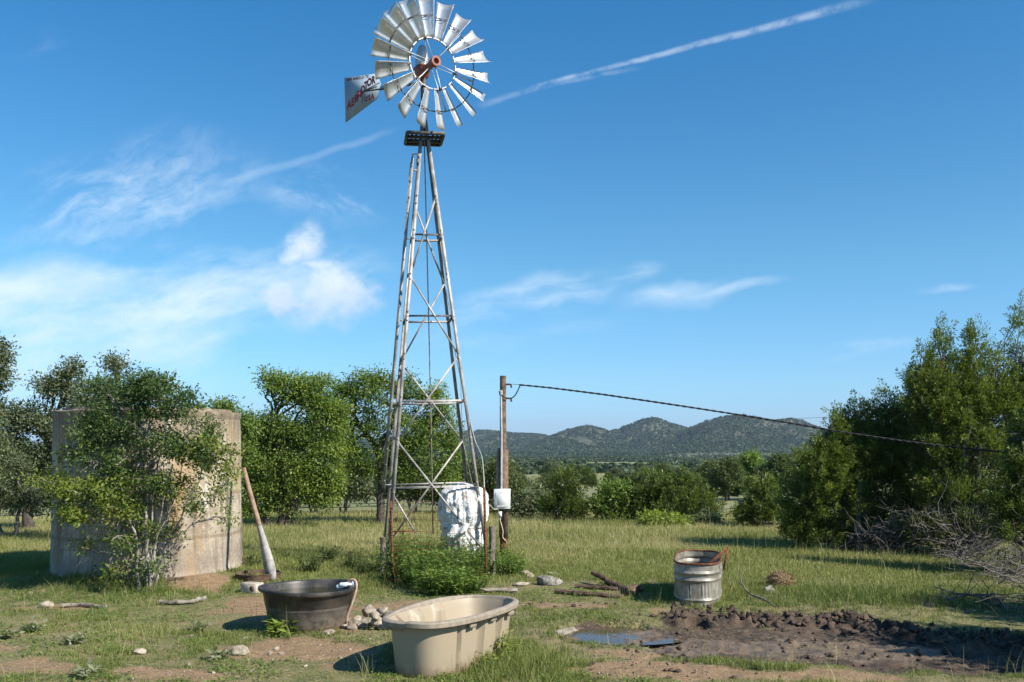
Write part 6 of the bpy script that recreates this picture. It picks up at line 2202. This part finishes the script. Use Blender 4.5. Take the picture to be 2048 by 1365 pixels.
    k = (cover(x, d) > g.random(n)) & (fbm(x * 1.1 + 7, d * 1.1, seed=93, octv=3) > .48)
    x, d = x[k], d[k]
    z = height(x, d) + g.uniform(.005, .045, len(x))
    a = g.uniform(0, 2 * math.pi, len(x))
    mb = MB()
    cards(np.stack([x, d, z], -1), np.stack([np.cos(a), np.sin(a), g.uniform(.1, .8, len(x))], -1), np.array([0, 0, 1.0]) + g.normal(0, .35, (len(x), 3)), g.uniform(.025, .05, len(x)), g.uniform(.014, .026, len(x)), np.clip(.5 + g.normal(0, .2, len(x)), 0, 1), mb, .08)
    tag(mb.build('ground_cover', M['weed'], tint=True), kind='stuff')
    # straw and twig litter, and fine gravel
    n = 26000
    d = 8 * (18 / 8) ** g.random(n)
    px = g.uniform(-120, 1750, n)
    x = (px - PX0) / FPX * d
    k = fbm(x * 1.6 + 3, d * 1.6, seed=77, octv=3) > .44
    x, d = x[k], d[k]
    a = g.uniform(0, 2 * math.pi, len(x))
    mb = MB()
    cards(np.stack([x, d, height(x, d) + .006], -1), np.stack([np.cos(a), np.sin(a), g.uniform(0, .25, len(x))], -1), np.array([0, 0, 1.0]) + g.normal(0, .2, (len(x), 3)), g.uniform(.03, .11, len(x)), g.uniform(.003, .007, len(x)), np.clip(.92 + g.normal(0, .1, len(x)), 0, 1), mb, .0)
    tag(mb.build('straw_litter', M['grass'], tint=True), kind='stuff')
    n = 2600
    d = 8 * (16 / 8) ** g.random(n)
    px = g.uniform(-100, 1500, n)
    x = (px - PX0) / FPX * d
    bare = masks(x, d)[0]
    k = bare + .25 * g.random(n) > .42
    x, d = x[k], d[k]
    z = height(x, d)
    mb = MB()
    oct_ = np.array([(1, 0, 0), (0, 1, 0), (-1, 0, 0), (0, -1, 0), (0, 0, 1), (0, 0, -1.0)])
    s_ = .006 + .016 * g.random(len(x)) ** 3
    V = np.stack([x, d, z + s_ * .3], -1)[:, None] + oct_[None] * g.uniform(.6, 1.3, (len(x), 6, 1)) * s_[:, None, None] * [1, 1, .7]
    f = np.array([(0, 1, 4), (1, 2, 4), (2, 3, 4), (3, 0, 4), (1, 0, 5), (2, 1, 5), (3, 2, 5), (0, 3, 5)])
    mb.add(V.reshape(-1, 3), t=(np.arange(len(x))[:, None, None] * 6 + f[None]).reshape(-1, 3))
    tag(mb.build('gravel', M['rock_dark']), kind='stuff')


build_weeds()


# ------------------------------------------------------------------ haze
def build_haze():
    m = bpy.data.materials.new('haze_air')
    m.use_nodes = True
    n = NT(m.node_tree)
    v = n.add('ShaderNodeVolumePrincipled', {'Color': (0.62, 0.78, 1.0), 'Density': HAZE, 'Anisotropy': 0.2})
    n.add('ShaderNodeOutputMaterial', {'Volume': v}, None)
    o = MB().box((0, 1500, 72), (11000, 13000, 240)).build('haze', m)
    tag(o, kind='stuff')


HAZE = 0.65e-4
build_haze()
